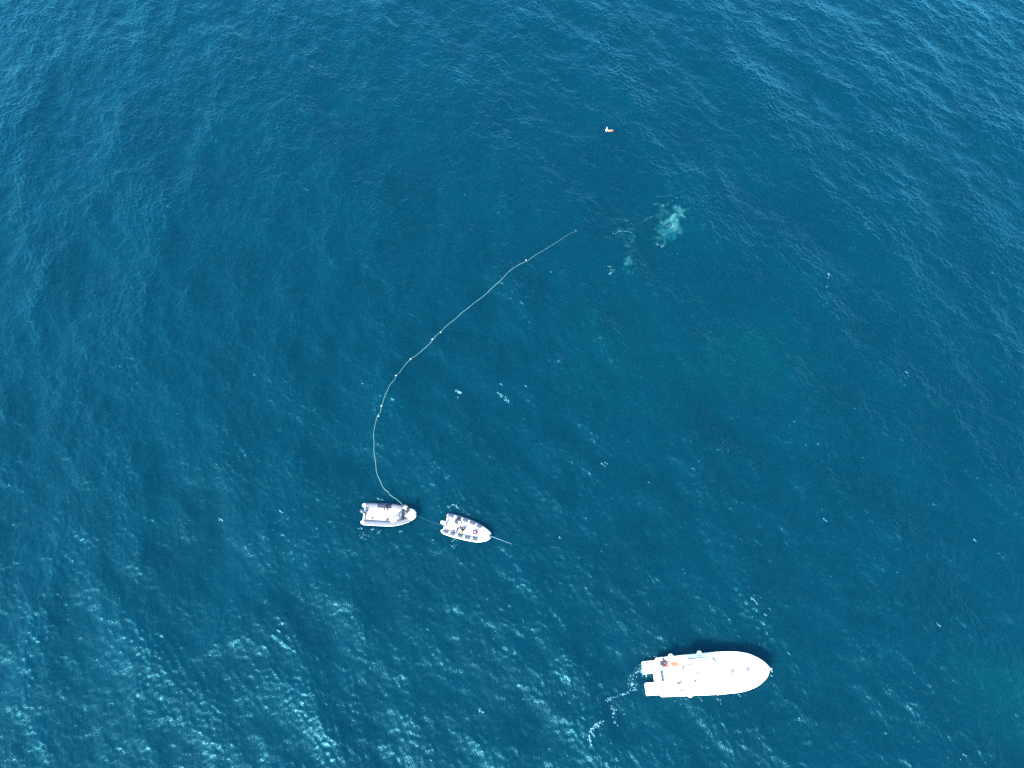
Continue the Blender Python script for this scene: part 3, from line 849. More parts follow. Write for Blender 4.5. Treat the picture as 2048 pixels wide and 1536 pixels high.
# fenders hung over the sides
def fender(px, py, label):
    q = P(px, py, 1.34); l = Y.l(q)
    t = empty('fender', (q.x, q.y, 1.34), Y.ang, label, 'fender', 'ball fenders hung along the yacht')
    mb = MB(); mb.ball((0, 0, 0), .275, (1, 1, 1.12), 16); mb.build('ball', M['vinyl'], t)
    MB().lathe([(.05, .28), (.055, .34), (.045, .36), (.02, .38)], n=10).build('eye', M['lightgrey'], t)
    s_ = 1 if l[1] > 0 else -1
    yy = s_ * (hb(l[0]) - .06) - l[1]
    MB().tube([(0, 0, .36), (0, yy * .6, .30), (0, yy, sheer(l[0]) - 1.27)], .012, 5).build('lanyard', M['rope_white'], t)
fender(1341.6, 1312.6, 'white ball fender on the far side of the yacht nearest the stern')
fender(1398.6, 1306.8, 'white ball fender on the far side of the yacht amidships')
fender(1380.2, 1389.4, 'white ball fender on the near side of the yacht beside the cockpit')
fender(1435.6, 1384.2, 'white ball fender on the near side of the yacht towards the bow')
# painter trailing from the bow
pts = [P(1537.5, 1338.6, 1.55), P(1540.5, 1339.2, .9), P(1543, 1341.5, .3)]
e_ = P(1546, 1344.5, 0); pts.append(Vector((e_.x, e_.y, water_z(e_.x, e_.y) - .05)))
tag(MB().tube(pts, .03, 6).build('mooring_line', M['rope_white']), 'short white line hanging from the bow of the yacht into the water', 'rope')

# things and people in the yacht's cockpit (floor at 0.62)
ZC = .62
def on(fr, px, py, z):
    q = P(px, py, z); return Vector((q.x, q.y, z))
bo, be = on(Y, 1325.0, 1330.6, ZC + .40), on(Y, 1359.6, 1328.2, ZC + .40)
d = be - bo; ang = math.atan2(d.y, d.x); bl = d.length
mid = (bo + be) / 2
t = empty('rescue_board', (mid.x, mid.y, ZC), ang, 'orange and yellow rescue board with white middle lying in the yacht cockpit', 'rescue board')
def board(x0, x1, w, z0=.26, z1=.40):
    n = 9; rs = []
    for k in range(n):
        x = x0 + (x1 - x0) * k / (n - 1); u = abs(2 * x / bl)
        hw = w * (1 - max(0, u - .55) ** 2 * 2.1)
        rs.append([(x, hw, z0 + .05), (x, hw * .92, z1), (x, 0, z1 + .025), (x, -hw * .92, z1), (x, -hw, z0 + .05), (x, -hw * .8, z0), (x, hw * .8, z0)])
    return MB().loft(rs)
board(-bl * .5, -bl * .40, .25).build('stern_pad', M['red'], t)
board(-bl * .398, -bl * .15, .25).build('grip_pad', M['orange'], t)
board(-bl * .148, -bl * .0, .25).build('centre_pad', M['pale_cloth'], t)
board(bl * .002, bl * .34, .25).build('deck_pad', M['orange'], t)
board(bl * .342, bl * .5, .25).build('nose_pad', M['yellow'], t)
for x in (-.5, .5): MB().rbox((x, 0, .13), (.10, .42, .25), .02).build('cradle', M['vinyl'], t)
mb = MB()
for x, y in ((-.45, .05), (-.34, -.10), (.22, .04), (.62, .02), (.74, -.05)): MB().rbox((x, y, .435), (.09, .06, .04), .015, rot=.5).build('strap_buckle', M['brown'], t)
mb = MB(); mb.tube([(-bl * .30, .31, .43), (0, .33, .45), (bl * .45, .30, .44)], [.022, .025, .022], 6); mb.tube([(bl * .45, .30, .44), (bl * .48, .18, .43)], .018, 6)
p_ = mb.build('boat_hook', M['brown'], None, loc=(mid.x, mid.y, ZC), rz=ang)
tag(p_, 'thin dark boat hook lying along the far edge of the orange board', 'boat hook')

w0 = on(Y, 1321.6, 1325.0, ZC)
person(pose(CROUCH), w0, R(-20), 'person in black clothes crouching at the stern end of the orange board', ('black_cloth', 'black_cloth', 'charcoal_cloth', 1))
w0 = on(Y, 1369.4, 1331.8, ZC)
person(pose(BEND, ha=((.58, .20, .66), (.50, -.34, .55)), el=((.46, .30, .86), (.40, -.40, .80))), w0, R(190), 'person in blue grey clothes bending at the yellow end of the orange board', ('bluegrey_cloth', 'bluegrey_cloth', 'charcoal_cloth', 1))
w0 = on(Y, 1355.4, 1368.0, ZC)
person(pose(STAND, pelvis=(0, 0, .92), chest=(.10, 0, 1.27), neck=(.17, 0, 1.43), head=(.25, 0, 1.57), sh=((.08, .19, 1.37), (.08, -.19, 1.37)), el=((.26, .26, 1.14), (.28, -.22, 1.16)), ha=((.48, .22, 1.02), (.50, -.12, 1.06))),
       w0, R(118), 'person in dark clothes and pale cap standing by the white bait table', ('navy_cloth', 'charcoal_cloth', 'black_cloth', 1), cap='pale_cloth')
tb = on(Y, 1355.8, 1373.6, ZC)
t = empty('bait_table', (tb.x, tb.y, ZC), Y.ang, 'white-topped bait table with grey frame beside the near cockpit side', 'table')
mb = MB(); mb.rbox((0, 0, .78), (.92, .60, .05), .05); mb.build('tabletop', M['vinyl'], t)
mb = MB()
ring = [(-.53, -.36, .76), (.53, -.36, .76), (.66, -.10, .76), (.60, .30, .76)]
mb.tube(ring, .030, 6); mb.tube([(-.53, -.36, .76), (-.53, .25, .76), (-.45, .34, .76)], .040, 6); mb.tube([(-.45, .36, .76), (.2, .36, .76)], .022, 6)
mb.build('table_frame', M['charcoal_cloth'], t)
for sx, sy in ((1, 1), (1, -1), (-1, 1), (-1, -1)):
    MB().tube([(sx * .40, sy * .25, 0.0), (sx * .40, sy * .25, .76)], .025, 6).build('leg', M['steel'], t)
k_ = MB().tube([(-.15, -.42, .79), (.14, -.42, .79), (.42, -.42, .79)], [.012, .020, .010], 6).build('gaff', M['brown'], None, loc=(tb.x, tb.y, ZC + .03), rz=Y.ang)
tag(k_, 'short brown gaff laid along the outer rim of the bait table', 'gaff')
q = on(Y, 1365.6, 1338.6, ZC)
t = empty('dry_bag', (q.x, q.y, ZC), Y.ang + .3, 'pale yellow bag standing behind the person in blue grey clothes', 'bag')
MB().lathe([(.14, 0), (.20, .04), (.20, .42), (.15, .52), (.06, .56)], n=14).build('sack', M['yellow'], t)
MB().tube([(-.10, 0, .52), (-.05, 0, .64), (.05, 0, .64), (.10, 0, .52)], .014, 6).build('handle', M['lightgrey'], t)
q = on(Y, 1324.4, 1321.4, ZC)
t = empty('cooler_box', (q.x, q.y, ZC), Y.ang, 'dark grey upright box in the far stern corner of the yacht cockpit', 'box')
MB().rbox((0, 0, .33), (.22, .42, .66), .04, taper=.96).build('box_body', M['grey_vinyl'], t)
MB().rbox((0, 0, .70), (.25, .45, .07), .04).build('lid', M['charcoal_cloth'], t)

# ------------------------------------------------------------------ inflatable boats
def chain(n, pts):
    """resample a polyline smoothly (Catmull-Rom)"""
    p = [Vector(q) for q in pts]; out = []
    for i in range(len(p) - 1):
        a, b_, c_, d_ = p[max(i - 1, 0)], p[i], p[i + 1], p[min(i + 2, len(p) - 1)]
        for k in range(n):
            t = k / n
            out.append(.5 * ((2 * b_) + (c_ - a) * t + (2 * a - 5 * b_ + 4 * c_ - d_) * t * t + (3 * b_ - a - 3 * c_ + d_) * t ** 3))
    out.append(p[-1]); return out
def rib(fr, label, port, star, rad, tube_mat, tip_mat, tip_x, bow_x, name='inflatable_boat'):
    """port/star: tube centre lines (x, y) stern to bow; tip_x: bow caps start here"""
    t = empty(name, (fr.o.x, fr.o.y, 0), fr.ang, label, 'inflatable boat', 'inflatable boats roped to each other')
    res = []
    for line in (port, star):
        pts = chain(5, [(x, y, .42 + .16 * (max(0, x - 3.6) / 3) ** 2) for x, y in line])
        cone = [p for p in pts if p.x < line[0][0] + .32]; body = [p for p in pts if line[0][0] + .30 <= p.x <= tip_x]; tip = [p for p in pts if p.x >= tip_x - .12]
        bp = MB().tube(body, rad, 18, caps=False).build('tube', M[tube_mat], t)
        x0 = body[0]
        d = (body[0] - body[1]).normalized()
        MB().tube([x0 - d * .04, x0 + d * .02, x0 + d * .16, x0 + d * .27, x0 + d * .34, x0 + d * .37], [rad + .006, rad + .006, rad * .93, rad * .66, rad * .36, rad * .1], 18).build('tube_cone', M['hypalon_white'], t)
        if len(tip) > 1:
            MB().tube(tip, [rad + .006] * len(tip), 18).build('bow_tube', M[tip_mat], t)
        # rubbing strake low on the outside
        s_ = 1 if line[0][1] > 0 else -1
        out = [(p.x, p.y + s_ * (rad + .005), p.z - .06) for p in body]
        MB().tube(out, .035, 6).build('rubbing_strake', M['hypalon_white'], t)
        res.append(body)
    # hull and floor between the tubes
    xs_ = np.linspace(.55, bow_x, 12)
    def half(x, line):
        pts = chain(5, [(a, b_, 0) for a, b_ in line]); return float(np.interp(x, [p.x for p in pts], [p.y for p in pts]))
    rings = []; fl = []
    for x in xs_:
        a, b_ = half(x, port), half(x, star); m_ = (a + b_) / 2; u = x / bow_x
        kz = -.32 + .55 * max(0, u - .55) ** 2 * 2
        rings.append([(x, a, .30), (x, a * .75 + m_ * .25, .02), (x, m_, kz), (x, b_ * .75 + m_ * .25, .02), (x, b_, .30)])
        fz = .36 + .14 * max(0, u - .5) ** 2
        fl.append([(x, a * .97 + m_ * .03, fz), (x, m_, fz + .008), (x, b_ * .97 + m_ * .03, fz)])
    MB().loft(rings, True, True, closed=False).build('hull', M['gelcoat'], t)
    MB().loft(fl, False, False, closed=False).build('floor', M['ribdeck'], t)
    a, b_ = half(.55, port), half(.55, star)
    MB().rbox((.52, (a + b_) / 2, .46), (.09, abs(a - b_) - rad * 1.3, .50), .02).build('transom', M['gelcoat'], t)
    return t, half
def outboard(parent, x, y, steer, cowl_mat):
    o = empty('outboard_motor', (x, y, .60), steer, None, None); del_ = [k for k in o.keys()]
    o.parent = parent
    mb = MB()
    rs = []
    for z, sx, sy, dx in ((.06, .46, .30, 0), (.12, .54, .36, 0), (.30, .57, .38, -.01), (.44, .52, .35, -.02), (.52, .40, .26, -.03), (.545, .22, .14, -.04)):
        rs.append([(px_ , py_, z) for px_, py_ in rrect(-.22 + dx, 0, sx, sy, min(sx, sy) * .42, 4)])
    mb.loft(rs); mb.build('cowling', M[cowl_mat], o)
    mb = MB(); mb.rbox((-.20, 0, -.30), (.22, .13, .74), .05); mb.rbox((-.22, 0, -.62), (.40, .30, .03), .08); mb.build('leg', M[cowl_mat], o)
    mb = MB(); mb.rbox((.06, 0, -.10), (.16, .26, .34), .03); mb.tube([(.02, -.14, .02), (.30, -.16, .06)], .016, 6); mb.tube([(.02, .14, .02), (.26, .17, .06)], .016, 6); mb.build('bracket', M['black'], o)
    return o

# --- grey inflatable with the long float line
A = Frame((719.8, 1027.6), (831.6, 1029.6), .5)
def apx(px, py, z=.5): return A.px(px, py, z)
g_port = [apx(*q) for q in ((724.0, 1010.2), (736, 1010.6), (752, 1010.8), (770, 1011.2), (784, 1012.2), (796, 1014.0), (806, 1016.6), (815, 1019.4), (822.5, 1022.2), (827.6, 1025.6), (828.6, 1028.6))]
g_star = [apx(*q) for q in ((719.6, 1043.8), (734, 1044.6), (752, 1045.6), (770, 1046.6), (784, 1046.6), (796, 1045.0), (806, 1042.6), (816, 1039.4), (823, 1036.4), (827.4, 1033.0), (828.8, 1029.8))]
GREY, g_half = rib(A, 'grey inflatable boat with white bow cap, the long float line over its bow', g_port, g_star, .265, 'hypalon_grey', 'hypalon_white', apx(821, 1030)[0], apx(826.5, 1030)[0])
# broad white bow step between the tube ends
bx0, bx1 = apx(818, 1030)[0], apx(829.6, 1030)[0]
rs = []
for x, k in ((bx0, 1.0), (bx0 + .25, 1.02), (bx0 + .45, .86), (bx1 - .06, .62), (bx1, .40)):
    y0 = (g_half(min(x, bx1 - .1), g_port) + g_half(min(x, bx1 - .1), g_star)) / 2
    w_ = .62 * k
    rs.append([(x, y0 + w_, .52), (x, y0 + w_ * .94, .80), (x, y0, .845), (x, y0 - w_ * .94, .80), (x, y0 - w_, .52)])
MB().loft(rs).build('bow_step', M['vinyl'], GREY)
# navy section around the middle of the far tube
pts = [p for p in chain(5, [(x, y, .42) for x, y in g_port]) if apx(752.5, 1011)[0] < p.x < apx(784.5, 1012)[0]]
MB().tube(pts, .272, 18).build('tube_section', M['hypalon_navy'], GREY)
q = apx(729.6, 1024.6, .95)
en = outboard(GREY, q[0] - .12, q[1], R(-28), 'cowl_grey')
def local_box(fr, parent, name, px, py, z0, size, mname, rot=0, r=.04, top=None):
    q = fr.px(px, py, z0 + size[2])
    return MB().rbox((q[0], q[1], z0 + size[2] / 2), size, r, rot=rot).build(name, M[mname], parent)
con = local_box(A, GREY, 'console', 800.6, 1029.0, .40, (.40, .86, .72), 'grey_vinyl', R(-4))
q = apx(802.4, 1028.6, 1.2)
MB().rbox((q[0] - .02, q[1], 1.145), (.26, .30, .05), .04).build('instrument_panel', M['lightgrey'], con)
q = apx(806.2, 1031.4, 1.15)
MB().rbox((q[0], q[1], .82), (.09, .78, .66), .03, rot=R(-6)).build('windscreen', M['black'], con)
seat = local_box(A, GREY, 'console_seat', 796.4, 1029.4, .40, (.28, .70, .52), 'vinyl', R(-4))
q = apx(796.4, 1029.4, .95); MB().rbox((q[0], q[1], .945), (.26, .62, .05), .05, rot=R(-4)).build('cushion', M['lightgrey'], seat)
local_box(A, GREY, 'bow_locker', 812.6, 1028.4, .42, (.46, .60, .28), 'vinyl', R(0), .08)
# side bench along the near tube and the step forward of it
q = apx(787, 1040.4, .8); MB().rbox((q[0], q[1], .58), (.62, .34, .40), .08, rot=R(20)).build('side_locker', M['vinyl'], GREY)
# gear lying in the grey boat
def gear(fr, name, px, py, z0, label, cat, build, rot=0.0, group=None):
    q = P(px, py, z0 + .1)
    t = empty(name, (q.x, q.y, z0), fr.ang + rot, label, cat, group)
    build(t); return t
ZR = .375
def coil(r, m_, n=3, h=.05, rr=.022):
    def f(t):
        mb = MB()
        path = [((r - .012 * k / 12) * math.cos(2 * math.pi * k / 12), (r - .012 * k / 12) * .9 * math.sin(2 * math.pi * k / 12), rr + h * k / (12 * n)) for k in range(12 * n + 1)]
        mb.tube(path, rr, 6); mb.build('coil', M[m_], t)
        MB().tube([(r, 0, rr), (r + .12, .05, rr), (r + .2, .16, rr)], rr, 6).build('loose_end', M[m_], t)
    return f
gear(A, 'rope_coil', 788.6, 1035.0, ZR, 'brown coil of rope on the floor of the grey boat', 'rope', coil(.16, 'brown', 3, .06, .028))
gear(A, 'boat_pole', 791.0, 1025.6, ZR, 'short brown stick lying behind the console of the grey boat', 'pole', lambda t: (MB().tube([(-.16, -.02, .03), (.16, .02, .03)], .024, 7).build('shaft', M['brown'], t), MB().lathe([(.03, .14), (.036, .16), (.036, .20), (.02, .21)], (0, .02, .03), 8, axis='X').build('knob', M['black'], t)))
def bag_dark(t):
    MB().rbox((0, 0, .12), (.30, .24, .24), .08, taper=.85).build('bag_body', M['charcoal_cloth'], t)
    MB().tube([(-.10, 0, .23), (-.05, .0, .31), (.05, .0, .31), (.10, 0, .23)], .014, 6).build('handle', M['brown'], t)
gear(A, 'tool_bag', 774.4, 1038.6, ZR, 'dark bag on the deck against the near tube of the grey boat', 'bag', bag_dark)
def small_tank(mn):
    def f(t):
        MB().rbox((0, 0, .10), (.34, .22, .20), .06, taper=.9).build('tank', M[mn], t)
        MB().lathe([(.03, .20), (.035, .22), (.02, .23)], (.06, 0, 0), 8).build('filler_cap', M['black'], t)
    return f
gear(A, 'fuel_tank', 743.6, 1036.4, ZR, 'pale grey fuel tank near the transom of the grey boat', 'fuel tank', small_tank('lightgrey'))
gear(A, 'white_crate', 792.0, 1032.6, ZR, 'small white box just behind the console seat of the grey boat', 'box', lambda t: (MB().rbox((0, 0, .11), (.36, .26, .22), .03).build('box_body', M['vinyl'], t), MB().rbox((0, 0, .235), (.38, .28, .03), .03).build('lid', M['lightgrey'], t)))
gear(A, 'battery_box', 734.6, 1021.4, ZR, 'little dark box beside the grey engine', 'box', lambda t: (MB().rbox((0, 0, .09), (.16, .12, .18), .02).build('box_body', M['grey_vinyl'], t), MB().rbox((0, 0, .195), (.18, .14, .03), .02).build('lid', M['black'], t)))
gear(A, 'hose_coil', 777.4, 1029.0, ZR, 'thin olive hose coiled on the middle of the grey boat deck', 'hose', coil(.24, 'olive', 2, .04, .018))
def small_anchor(t):
    mb = MB(); mb.tube([(-.25, 0, .04), (.22, 0, .06)], .02, 6); mb.tube([(.10, -.20, .10), (.24, -.08, .05), (.26, .08, .05), (.10, .20, .10)], .024, 6); mb.build('shank', M['grey_vinyl'], t)
    MB().tube([(-.25 + .05 * math.cos(a_), .05 * math.sin(a_), .05) for a_ in np.linspace(0, 6.28, 9)], .011, 5, caps=False).build('ring', M['steel'], t)
gear(A, 'anchor', 735.6, 1036.6, ZR, 'small grey anchor lying by the transom of the grey boat', 'anchor', small_anchor, R(70))
# crew of the grey boat
w0 = on(A, 770.6, 1014.6, .66)
person(SIT, w0, A.ang + R(-70), 'person in navy clothes sitting on the far tube of the grey boat', ('navy_cloth', 'navy_cloth', 'black_cloth', 1))
w0 = on(A, 815.0, 1025.0, ZR + .03)
person(pose(BEND, ha=((.56, .10, .82), (.60, -.10, .86)), el=((.44, .27, .86), (.46, -.27, .88)), an=((-.10, .15, .07), (-.12, -.34, .07)), kn=((.02, .14, .46), (-.02, -.26, .47)), toe=((.06, .17, .04), (.04, -.38, .04))),
       w0, A.ang + R(108), 'person in pale top and black trousers hauling the float line aboard', ('pale_cloth', 'black_cloth', 'black_cloth', 1))
w0 = on(A, 817.4, 1019.8, .70)
person(pose(SIT, ha=((.42, .10, .30), (.42, -.10, .28))), w0, A.ang + R(-125), 'person in dark clothes sitting at the bow of the grey boat by the white step', ('navy_cloth', 'black_cloth', 'black_cloth', 1))

# --- white inflatable
B = Frame((883.2, 1044.4), (980.4, 1070.2), .5)
def bpx(px, py, z=.5): return B.px(px, py, z)
w_port = [bpx(*q) for q in ((893.4, 1029.6), (905, 1033.0), (918, 1036.8), (931, 1041.2), (942, 1045.4), (953, 1050.4), (963, 1056.0), (971, 1061.4), (976.6, 1066.4), (978.4, 1069.2))]
w_star = [bpx(*q) for q in ((881.6, 1060.4), (893, 1064.2), (906, 1068.4), (920, 1072.2), (934, 1075.4), (948, 1078.0), (959, 1079.0), (969, 1078.2), (975, 1076.0), (977.6, 1073.4))]
WHITE, w_half = rib(B, 'white inflatable boat with grey pads along its tubes and white engine', w_port, w_star, .265, 'hypalon_white', 'hypalon_white', bpx(968, 1068)[0], bpx(974, 1069)[0])
def pads(line, spans):
    pts = chain(12, [(x, y, .42 + .16 * (max(0, x - 3.6) / 3) ** 2) for x, y in line])
    s_ = 1 if line[0][1] > 0 else -1
    for (xa, ya), (xb, yb) in spans:
        x0, x1 = bpx(xa, ya, .68)[0], bpx(xb, yb, .68)[0]
        seg = [p for p in pts if x0 <= p.x <= x1]
        if len(seg) < 2: continue
        rings = []
        for i, p in enumerate(seg):
            t = (seg[min(i + 1, len(seg) - 1)] - seg[max(i - 1, 0)]).normalized()
            sd = Vector((-t.y, t.x, 0)).normalized()
            ring = []
            for rr, rng in ((.2745, (40, 62, 84, 106, 128, 146)), (.262, (146, 128, 106, 84, 62, 40))):
                for a in rng:
                    ring.append(p + sd * (rr * math.cos(R(a)) * 1.0) + Vector((0, 0, rr * math.sin(R(a)))))
            rings.append(ring)
        MB().loft(rings).build('wear_pad', M['pad_grey'], WHITE)
pads(w_port, [((896.6, 1028), (908.6, 1032)), ((911.6, 1033), (923, 1037)), ((925, 1037), (936.6, 1042)), ((939, 1043), (951.6, 1047.6)), ((953, 1048), (963.6, 1054))])
pads(w_star, [((885.2, 1060), (897.4, 1064.6)), ((899.8, 1064), (911.4, 1069)), ((914.2, 1069), (926.8, 1073)), ((929, 1072), (941.2, 1076)), ((944, 1076), (956, 1078))])
q = bpx(885.8, 1044.2, .95)
outboard(WHITE, q[0] + .26, q[1], R(6), 'cowl_white')
q = bpx(907.4, 1047.2, .8)
seat = MB().rbox((q[0], q[1], .60), (.42, .74, .46), .06).build('helm_seat', M['vinyl'], WHITE)
q = bpx(916, 1043.4, .9)
con = MB().rbox((q[0] + .12, q[1] - .1, .62), (.40, .56, .52), .08, taper=.9).build('console', M['vinyl'], WHITE)
mb = MB(); cw = Vector((q[0] - .14, q[1] - .1, .92))
mb.tube([(cw.x + .07 * math.cos(a_), cw.y + .15 * math.sin(a_), cw.z + .13 * math.cos(a_)) for a_ in np.linspace(0, 2 * math.pi, 15)], .018, 6, caps=False); mb.tube([cw, (cw.x + .14, cw.y, cw.z - .1)], .02, 6)
mb.build('steering_wheel', M['grey_vinyl'], con)
MB().rbox((bpx(969, 1066)[0], bpx(969, 1068.4)[1], .56), (.40, .56, .26), .08).build('bow_locker', M['vinyl'], WHITE)
q = bpx(973.4, 1067.8, .75)
mb = MB(); mb.tube([(q[0] - .2, q[1] + .16, .70), (q[0] - .08, q[1] + .2, .86), (q[0] + .08, q[1] + .08, .90), (q[0] + .08, q[1] - .18, .90), (q[0] - .1, q[1] - .26, .86), (q[0] - .2, q[1] - .22, .70)], .024, 6)
mb.build('bow_frame', M['steel'], WHITE)
# transom rails and hoses
q = bpx(894.6, 1042.6, .7)
mb = MB(); mb.tube([(q[0], q[1] + .55, .72), (q[0] - .14, q[1] + .50, .82), (q[0] - .16, q[1] - .30, .82), (q[0], q[1] - .40, .72)], .022, 6); mb.build('transom_rail', M['steel'], WHITE)
mb = MB(); mb.tube([(q[0] + .02, q[1] + .16, .40), (q[0] + .26, q[1] + .10, .40), (q[0] + .40, q[1] - .02, .40)], .025, 6); mb.build('fuel_hose', M['lightgrey'], WHITE); mb = MB(); mb.tube([(q[0] + .28, q[1] - .28, .40), (q[0] + .12, q[1] - .50, .40)], .022, 6); mb.build('fuel_hose', M['lightgrey'], WHITE)
q = bpx(911.6, 1041.2, .7)
# gear lying in the white boat
def bucket(t):
    MB().lathe([(.17, 0), (.235, .03), (.25, .34), (.27, .36), (.255, .38), (.235, .36), (.215, .10), (.02, .09)], n=20).build('basket', M['black'], t)
    mb = MB(); mb.tube([(.13 * math.cos(k * .5) * (1 - k * .012), .13 * math.sin(k * .5) * (1 - k * .012), .30 + .004 * k) for k in range(10)], .024, 6); mb.build('line_coil', M['rope_pale'], t)
gear(B, 'line_basket', 925.6, 1058.0, ZR, 'round black basket with a pale rope coil, on the white boat', 'basket', bucket)
def cloth(mn, sx, sy, seed):
    def f(t):
        r = random.Random(seed); n = 7; rings = []
        for i in range(n):
            u = i / (n - 1) - .5; row = []
            for j in range(n):
                v = j / (n - 1) - .5
                hgt = .02 + .13 * math.cos(u * 2.6) * math.cos(v * 2.6) * r.uniform(.5, 1.1)
                row.append((u * sx * r.uniform(.85, 1.12), v * sy * r.uniform(.85, 1.12), hgt))
            rings.append(row)
        MB().loft(rings, False, False, closed=False).build('folded_cloth', M[mn], t)
        MB().tube([(-sx * .2, -sy * .46, .03), (0, -sy * .54, .05), (sx * .22, -sy * .48, .03)], .016, 6).build('strap', M['black'], t)
    return f
gear(B, 'life_vest', 919.0, 1053.8, ZR, 'crumpled magenta vest beside the black basket', 'vest', cloth('pink', .36, .42, 3), R(30))
gear(B, 'canvas_bag', 914.0, 1059.4, ZR, 'olive canvas bag by the near tube of the white boat', 'bag', lambda t: (MB().rbox((0, 0, .13), (.20, .44, .26), .08, taper=.85).build('bag_body', M['olive'], t), MB().tube([(0, -.12, .24), (0, -.06, .33), (0, .06, .33), (0, .12, .24)], .015, 6).build('handle', M['charcoal_cloth'], t)))
gear(B, 'yellow_vest', 923.0, 1064.8, ZR, 'pale yellow vest crumpled below the black basket', 'vest', cloth('yellow', .42, .28, 5), R(10))
def red_crate(t):
    mb = MB()
    for sx, sy, cx, cy in ((.50, .05, 0, .225), (.50, .05, 0, -.225), (.05, .398, .225, 0), (.05, .398, -.225, 0)): mb.rbox((cx, cy, .14), (sx, sy, .28), .012)
    for k in range(3): mb.rbox((0, -.12 + .12 * k, .05), (.39, .03, .03), .01)
    mb.build('crate_frame', M['red'], t)
    MB().rbox((0, 0, .12), (.26, .26, .10), .05).build('folded_net', M['pink'], t)
    MB().lathe([(.12, .17), (.13, .19), (.09, .22), (.03, .225)], n=12).build('float_ring', M['pale_cloth'], t)
gear(B, 'red_crate', 949.8, 1064.6, ZR, 'square red crate with packed gear, forward on the white boat', 'crate', red_crate, R(6))
gear(B, 'diving_mask', 906.8, 1060.4, ZR, 'small pair of dark goggles on the deck by the near tube', 'goggles', lambda t: (MB().lathe([(.07, 0), (.085, .03), (.08, .08), (.05, .09)], (-.10, 0, 0), 10).build('lens', M['black'], t), MB().lathe([(.07, 0), (.085, .03), (.08, .08), (.05, .09)], (.10, 0, 0), 10).build('lens', M['black'], t), MB().tube([(-.17, 0, .05), (-.15, .13, .03), (.15, .13, .03), (.17, 0, .05)], .016, 6).build('strap', M['charcoal_cloth'], t)))
gear(B, 'bow_cleat', 965.6, 1065.4, .42, 'small dark mooring post in the bow of the white boat', 'bollard', lambda t: (MB().lathe([(.05, 0), (.045, .20), (.06, .22), (.06, .26), (.03, .27)], n=10).build('post', M['charcoal_cloth'], t), MB().tube([(-.12, 0, .18), (.12, 0, .18)], .022, 6).build('crossbar', M['grey_vinyl'], t)))
w0 = on(B, 910.0, 1042.6, .84)
person(pose(SIT, head=(.18, 0, .79)), w0, B.ang + R(-14), 'person in grey mauve clothes sitting at the helm of the white boat', ('mauve_cloth', 'mauve_cloth', 'black_cloth', 1))

# ------------------------------------------------------------------ ropes
def afloat(pts, r, lift=.0):
    out = []
    for p in pts:
        out.append(Vector((p.x, p.y, water_z(p.x, p.y) + r * .9 + lift)))
    return out
line_px = [(1167, 456.2), (1160, 459.2), (1150, 463), (1136, 470), (1118, 481), (1098, 493.6), (1084, 501.0), (1070, 511), (1054, 523.6), (1040, 531.6), (1029, 537.4), (1018, 546), (1006, 558), (992, 571),
           (974, 585), (956, 600), (940, 612), (927, 622), (918, 629), (908, 640), (892, 653), (880.5, 665), (866, 679), (850, 694), (836, 706), (822, 718.6), (808, 732.6), (797, 748), (791, 756.6), (784, 768), (777.5, 780), (772, 794), (767.5, 805), (763, 813), (761.6, 822), (757, 831.6), (753.5, 842), (749.6, 858), (747.6, 876),
           (747.2, 892), (748.6, 912), (751.6, 932), (756, 950), (762, 966), (769, 979), (775.4, 985), (780.6, 990), (784, 992), (790, 995)]
w = chain(5, [tuple(P(*q)) for q in line_px])
n_ = len(w)
wv = random.Random(4)
path = []
ph1, ph2 = wv.uniform(0, 6), wv.uniform(0, 6)
for i, p in enumerate(w):
    d = (w[min(i + 1, n_ - 1)] - w[max(i - 1, 0)]).normalized(); sd = Vector((-d.y, d.x, 0))
    amp = .05 * min(1, i / 12)
    path.append(p + sd * amp * (math.sin(i * .62 + ph1) * .6 + math.sin(i * .23 + ph2)))
path = afloat(path, .05)
for i in range(16): path[i].z -= .16 * (1 - i / 16) ** 1.5          # the far end sinks away
rads = [.003 + .016 * min(1, i / 50) for i in range(len(path))]
e1, e2, e3, e4 = P(795.5, 1000.6, .45), P(801.8, 1006.4, .78), P(807.2, 1012.2, 1.05), P(811.0, 1019.6, 1.05)
path += chain(4, [path[-1], e1, e2, e3, e4, P(812.4, 1024.4, 1.0)])[1:]
rads += [.019] * (len(path) - len(rads))
FL = MB().tube(path, rads, 6).build('float_line', M['rope_pale'])
tag(FL, 'long pale float line curving across the water from the bow of the grey boat', 'rope')
for px, py in ((1052.0, 522.0), (881.2, 664.6), (865.2, 679.2), (821.2, 717.6), (792.6, 752.6), (763.8, 813.6), (757.6, 833.4), (1151.5, 461.4)):
    q = P(px, py); r = .075 if px < 1100 else .04
    z = water_z(q.x, q.y) + .04
    d = .10
    f = MB().lathe([(.02, -r * 1.4), (r * .75, -r * 1.1), (r, -r * .5), (r, r * .5), (r * .75, r * 1.1), (.02, r * 1.4)], (q.x, q.y, z), 10, axis='X').build('float', M['float'], FL)
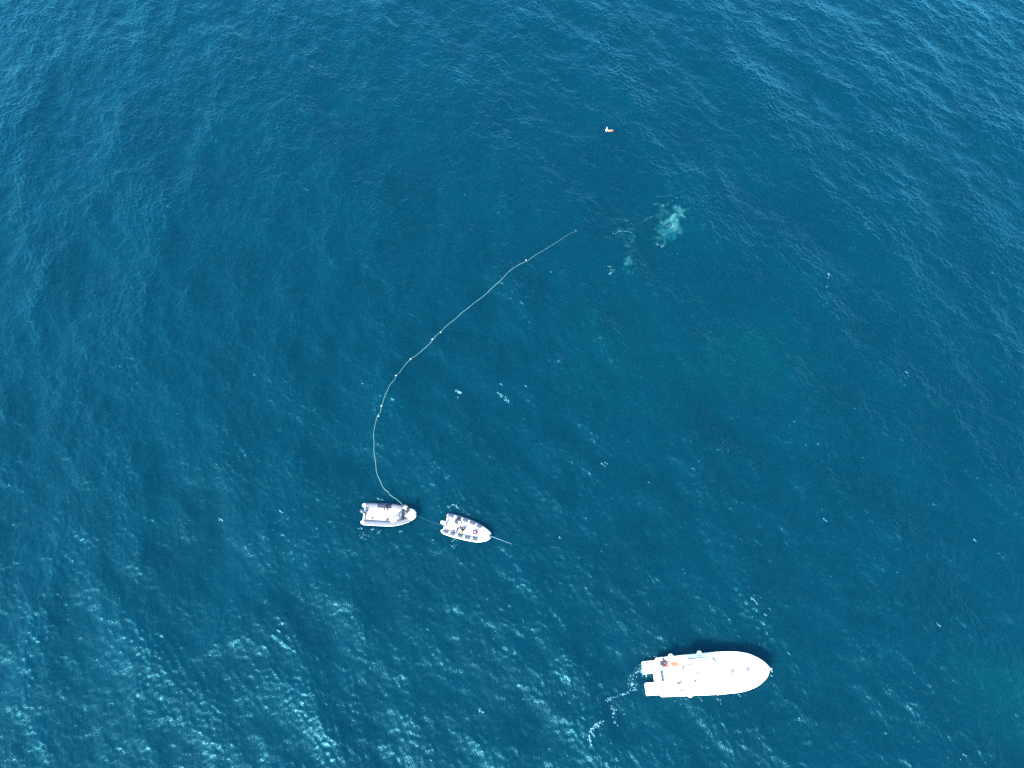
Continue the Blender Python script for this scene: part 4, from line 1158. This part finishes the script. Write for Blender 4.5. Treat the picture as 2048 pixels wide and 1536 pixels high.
# line between the two inflatables
a, b_ = P(832.4, 1030.8, .62), P(889.5, 1051.8, .40)
pts = [a.lerp(b_, t) for t in np.linspace(0, 1, 16)]
for i, p in enumerate(pts): p.z = max(a.z * (1 - i / 15) + b_.z * i / 15 - .42 * math.sin(math.pi * i / 15), water_z(p.x, p.y) - .005)
tag(MB().tube(pts, .008, 6).build('tow_line', M['rope_wet']), 'thin line joining the grey boat bow to the white boat stern', 'rope')
# anchor line from the white boat's bow
a, b_ = P(972, 1069.4, .86), P(1024.5, 1088.8, 0)
b_.z = water_z(b_.x, b_.y) - .03
m0 = P(979.5, 1071.6, .72)
pts = [a, m0] + [m0.lerp(b_, t) for t in np.linspace(.1, 1, 10)]
c_ = P(1031, 1092.5, -.25); pts.append(c_)
tag(MB().tube(pts, [.019 - .013 * k / (len(pts) - 1) for k in range(len(pts))], 6).build('anchor_line', M['rope_white']), 'white line running from the bow of the white boat down into the water', 'rope')
# the line showing through the water beyond the point where it dips
# (a streak of paler water along it)
bubble_cloud('bubble_cloud', [(1031, 1092, 6, 2.6, .26, .15), (1041, 1097, 6, 3.0, .28, .08), (1050, 1102, 5, 4, .22, .05)], 'faint pale streak in the water where the white line sinks', 70)

# ------------------------------------------------------------------ marker buoy out on the open water
q = P(1217.5, 264.0)
zb = water_z(q.x, q.y)
t = empty('marker_buoy', (q.x, q.y, zb), R(4), 'lone orange and white marker buoy floating on open water near the top', 'buoy')
MB().lathe([(.05, -.40), (.12, -.37), (.16, -.26), (.17, .0), (.16, .31), (.12, .41), (.05, .44)], (.24, 0, .09), 14, axis='X').build('float_body', mat('faded_orange_float', (.17, .052, .04), .5, var=.15), t)
MB().lathe([(.172, -.16), (.176, -.14), (.176, -.04), (.172, -.02)], (.08, 0, .09), 14, axis='X').build('band', M['yellow'], t)
mb = MB(); mb.ball((-.34, .08, .16), .165, (1, 1.1, 1.1), 14); mb.build('white_ball', M['vinyl'], t)
MB().tube([(-.36, .10, .34), (-.35, .13, .70)], .03, 6).build('mast', M['vinyl'], t)
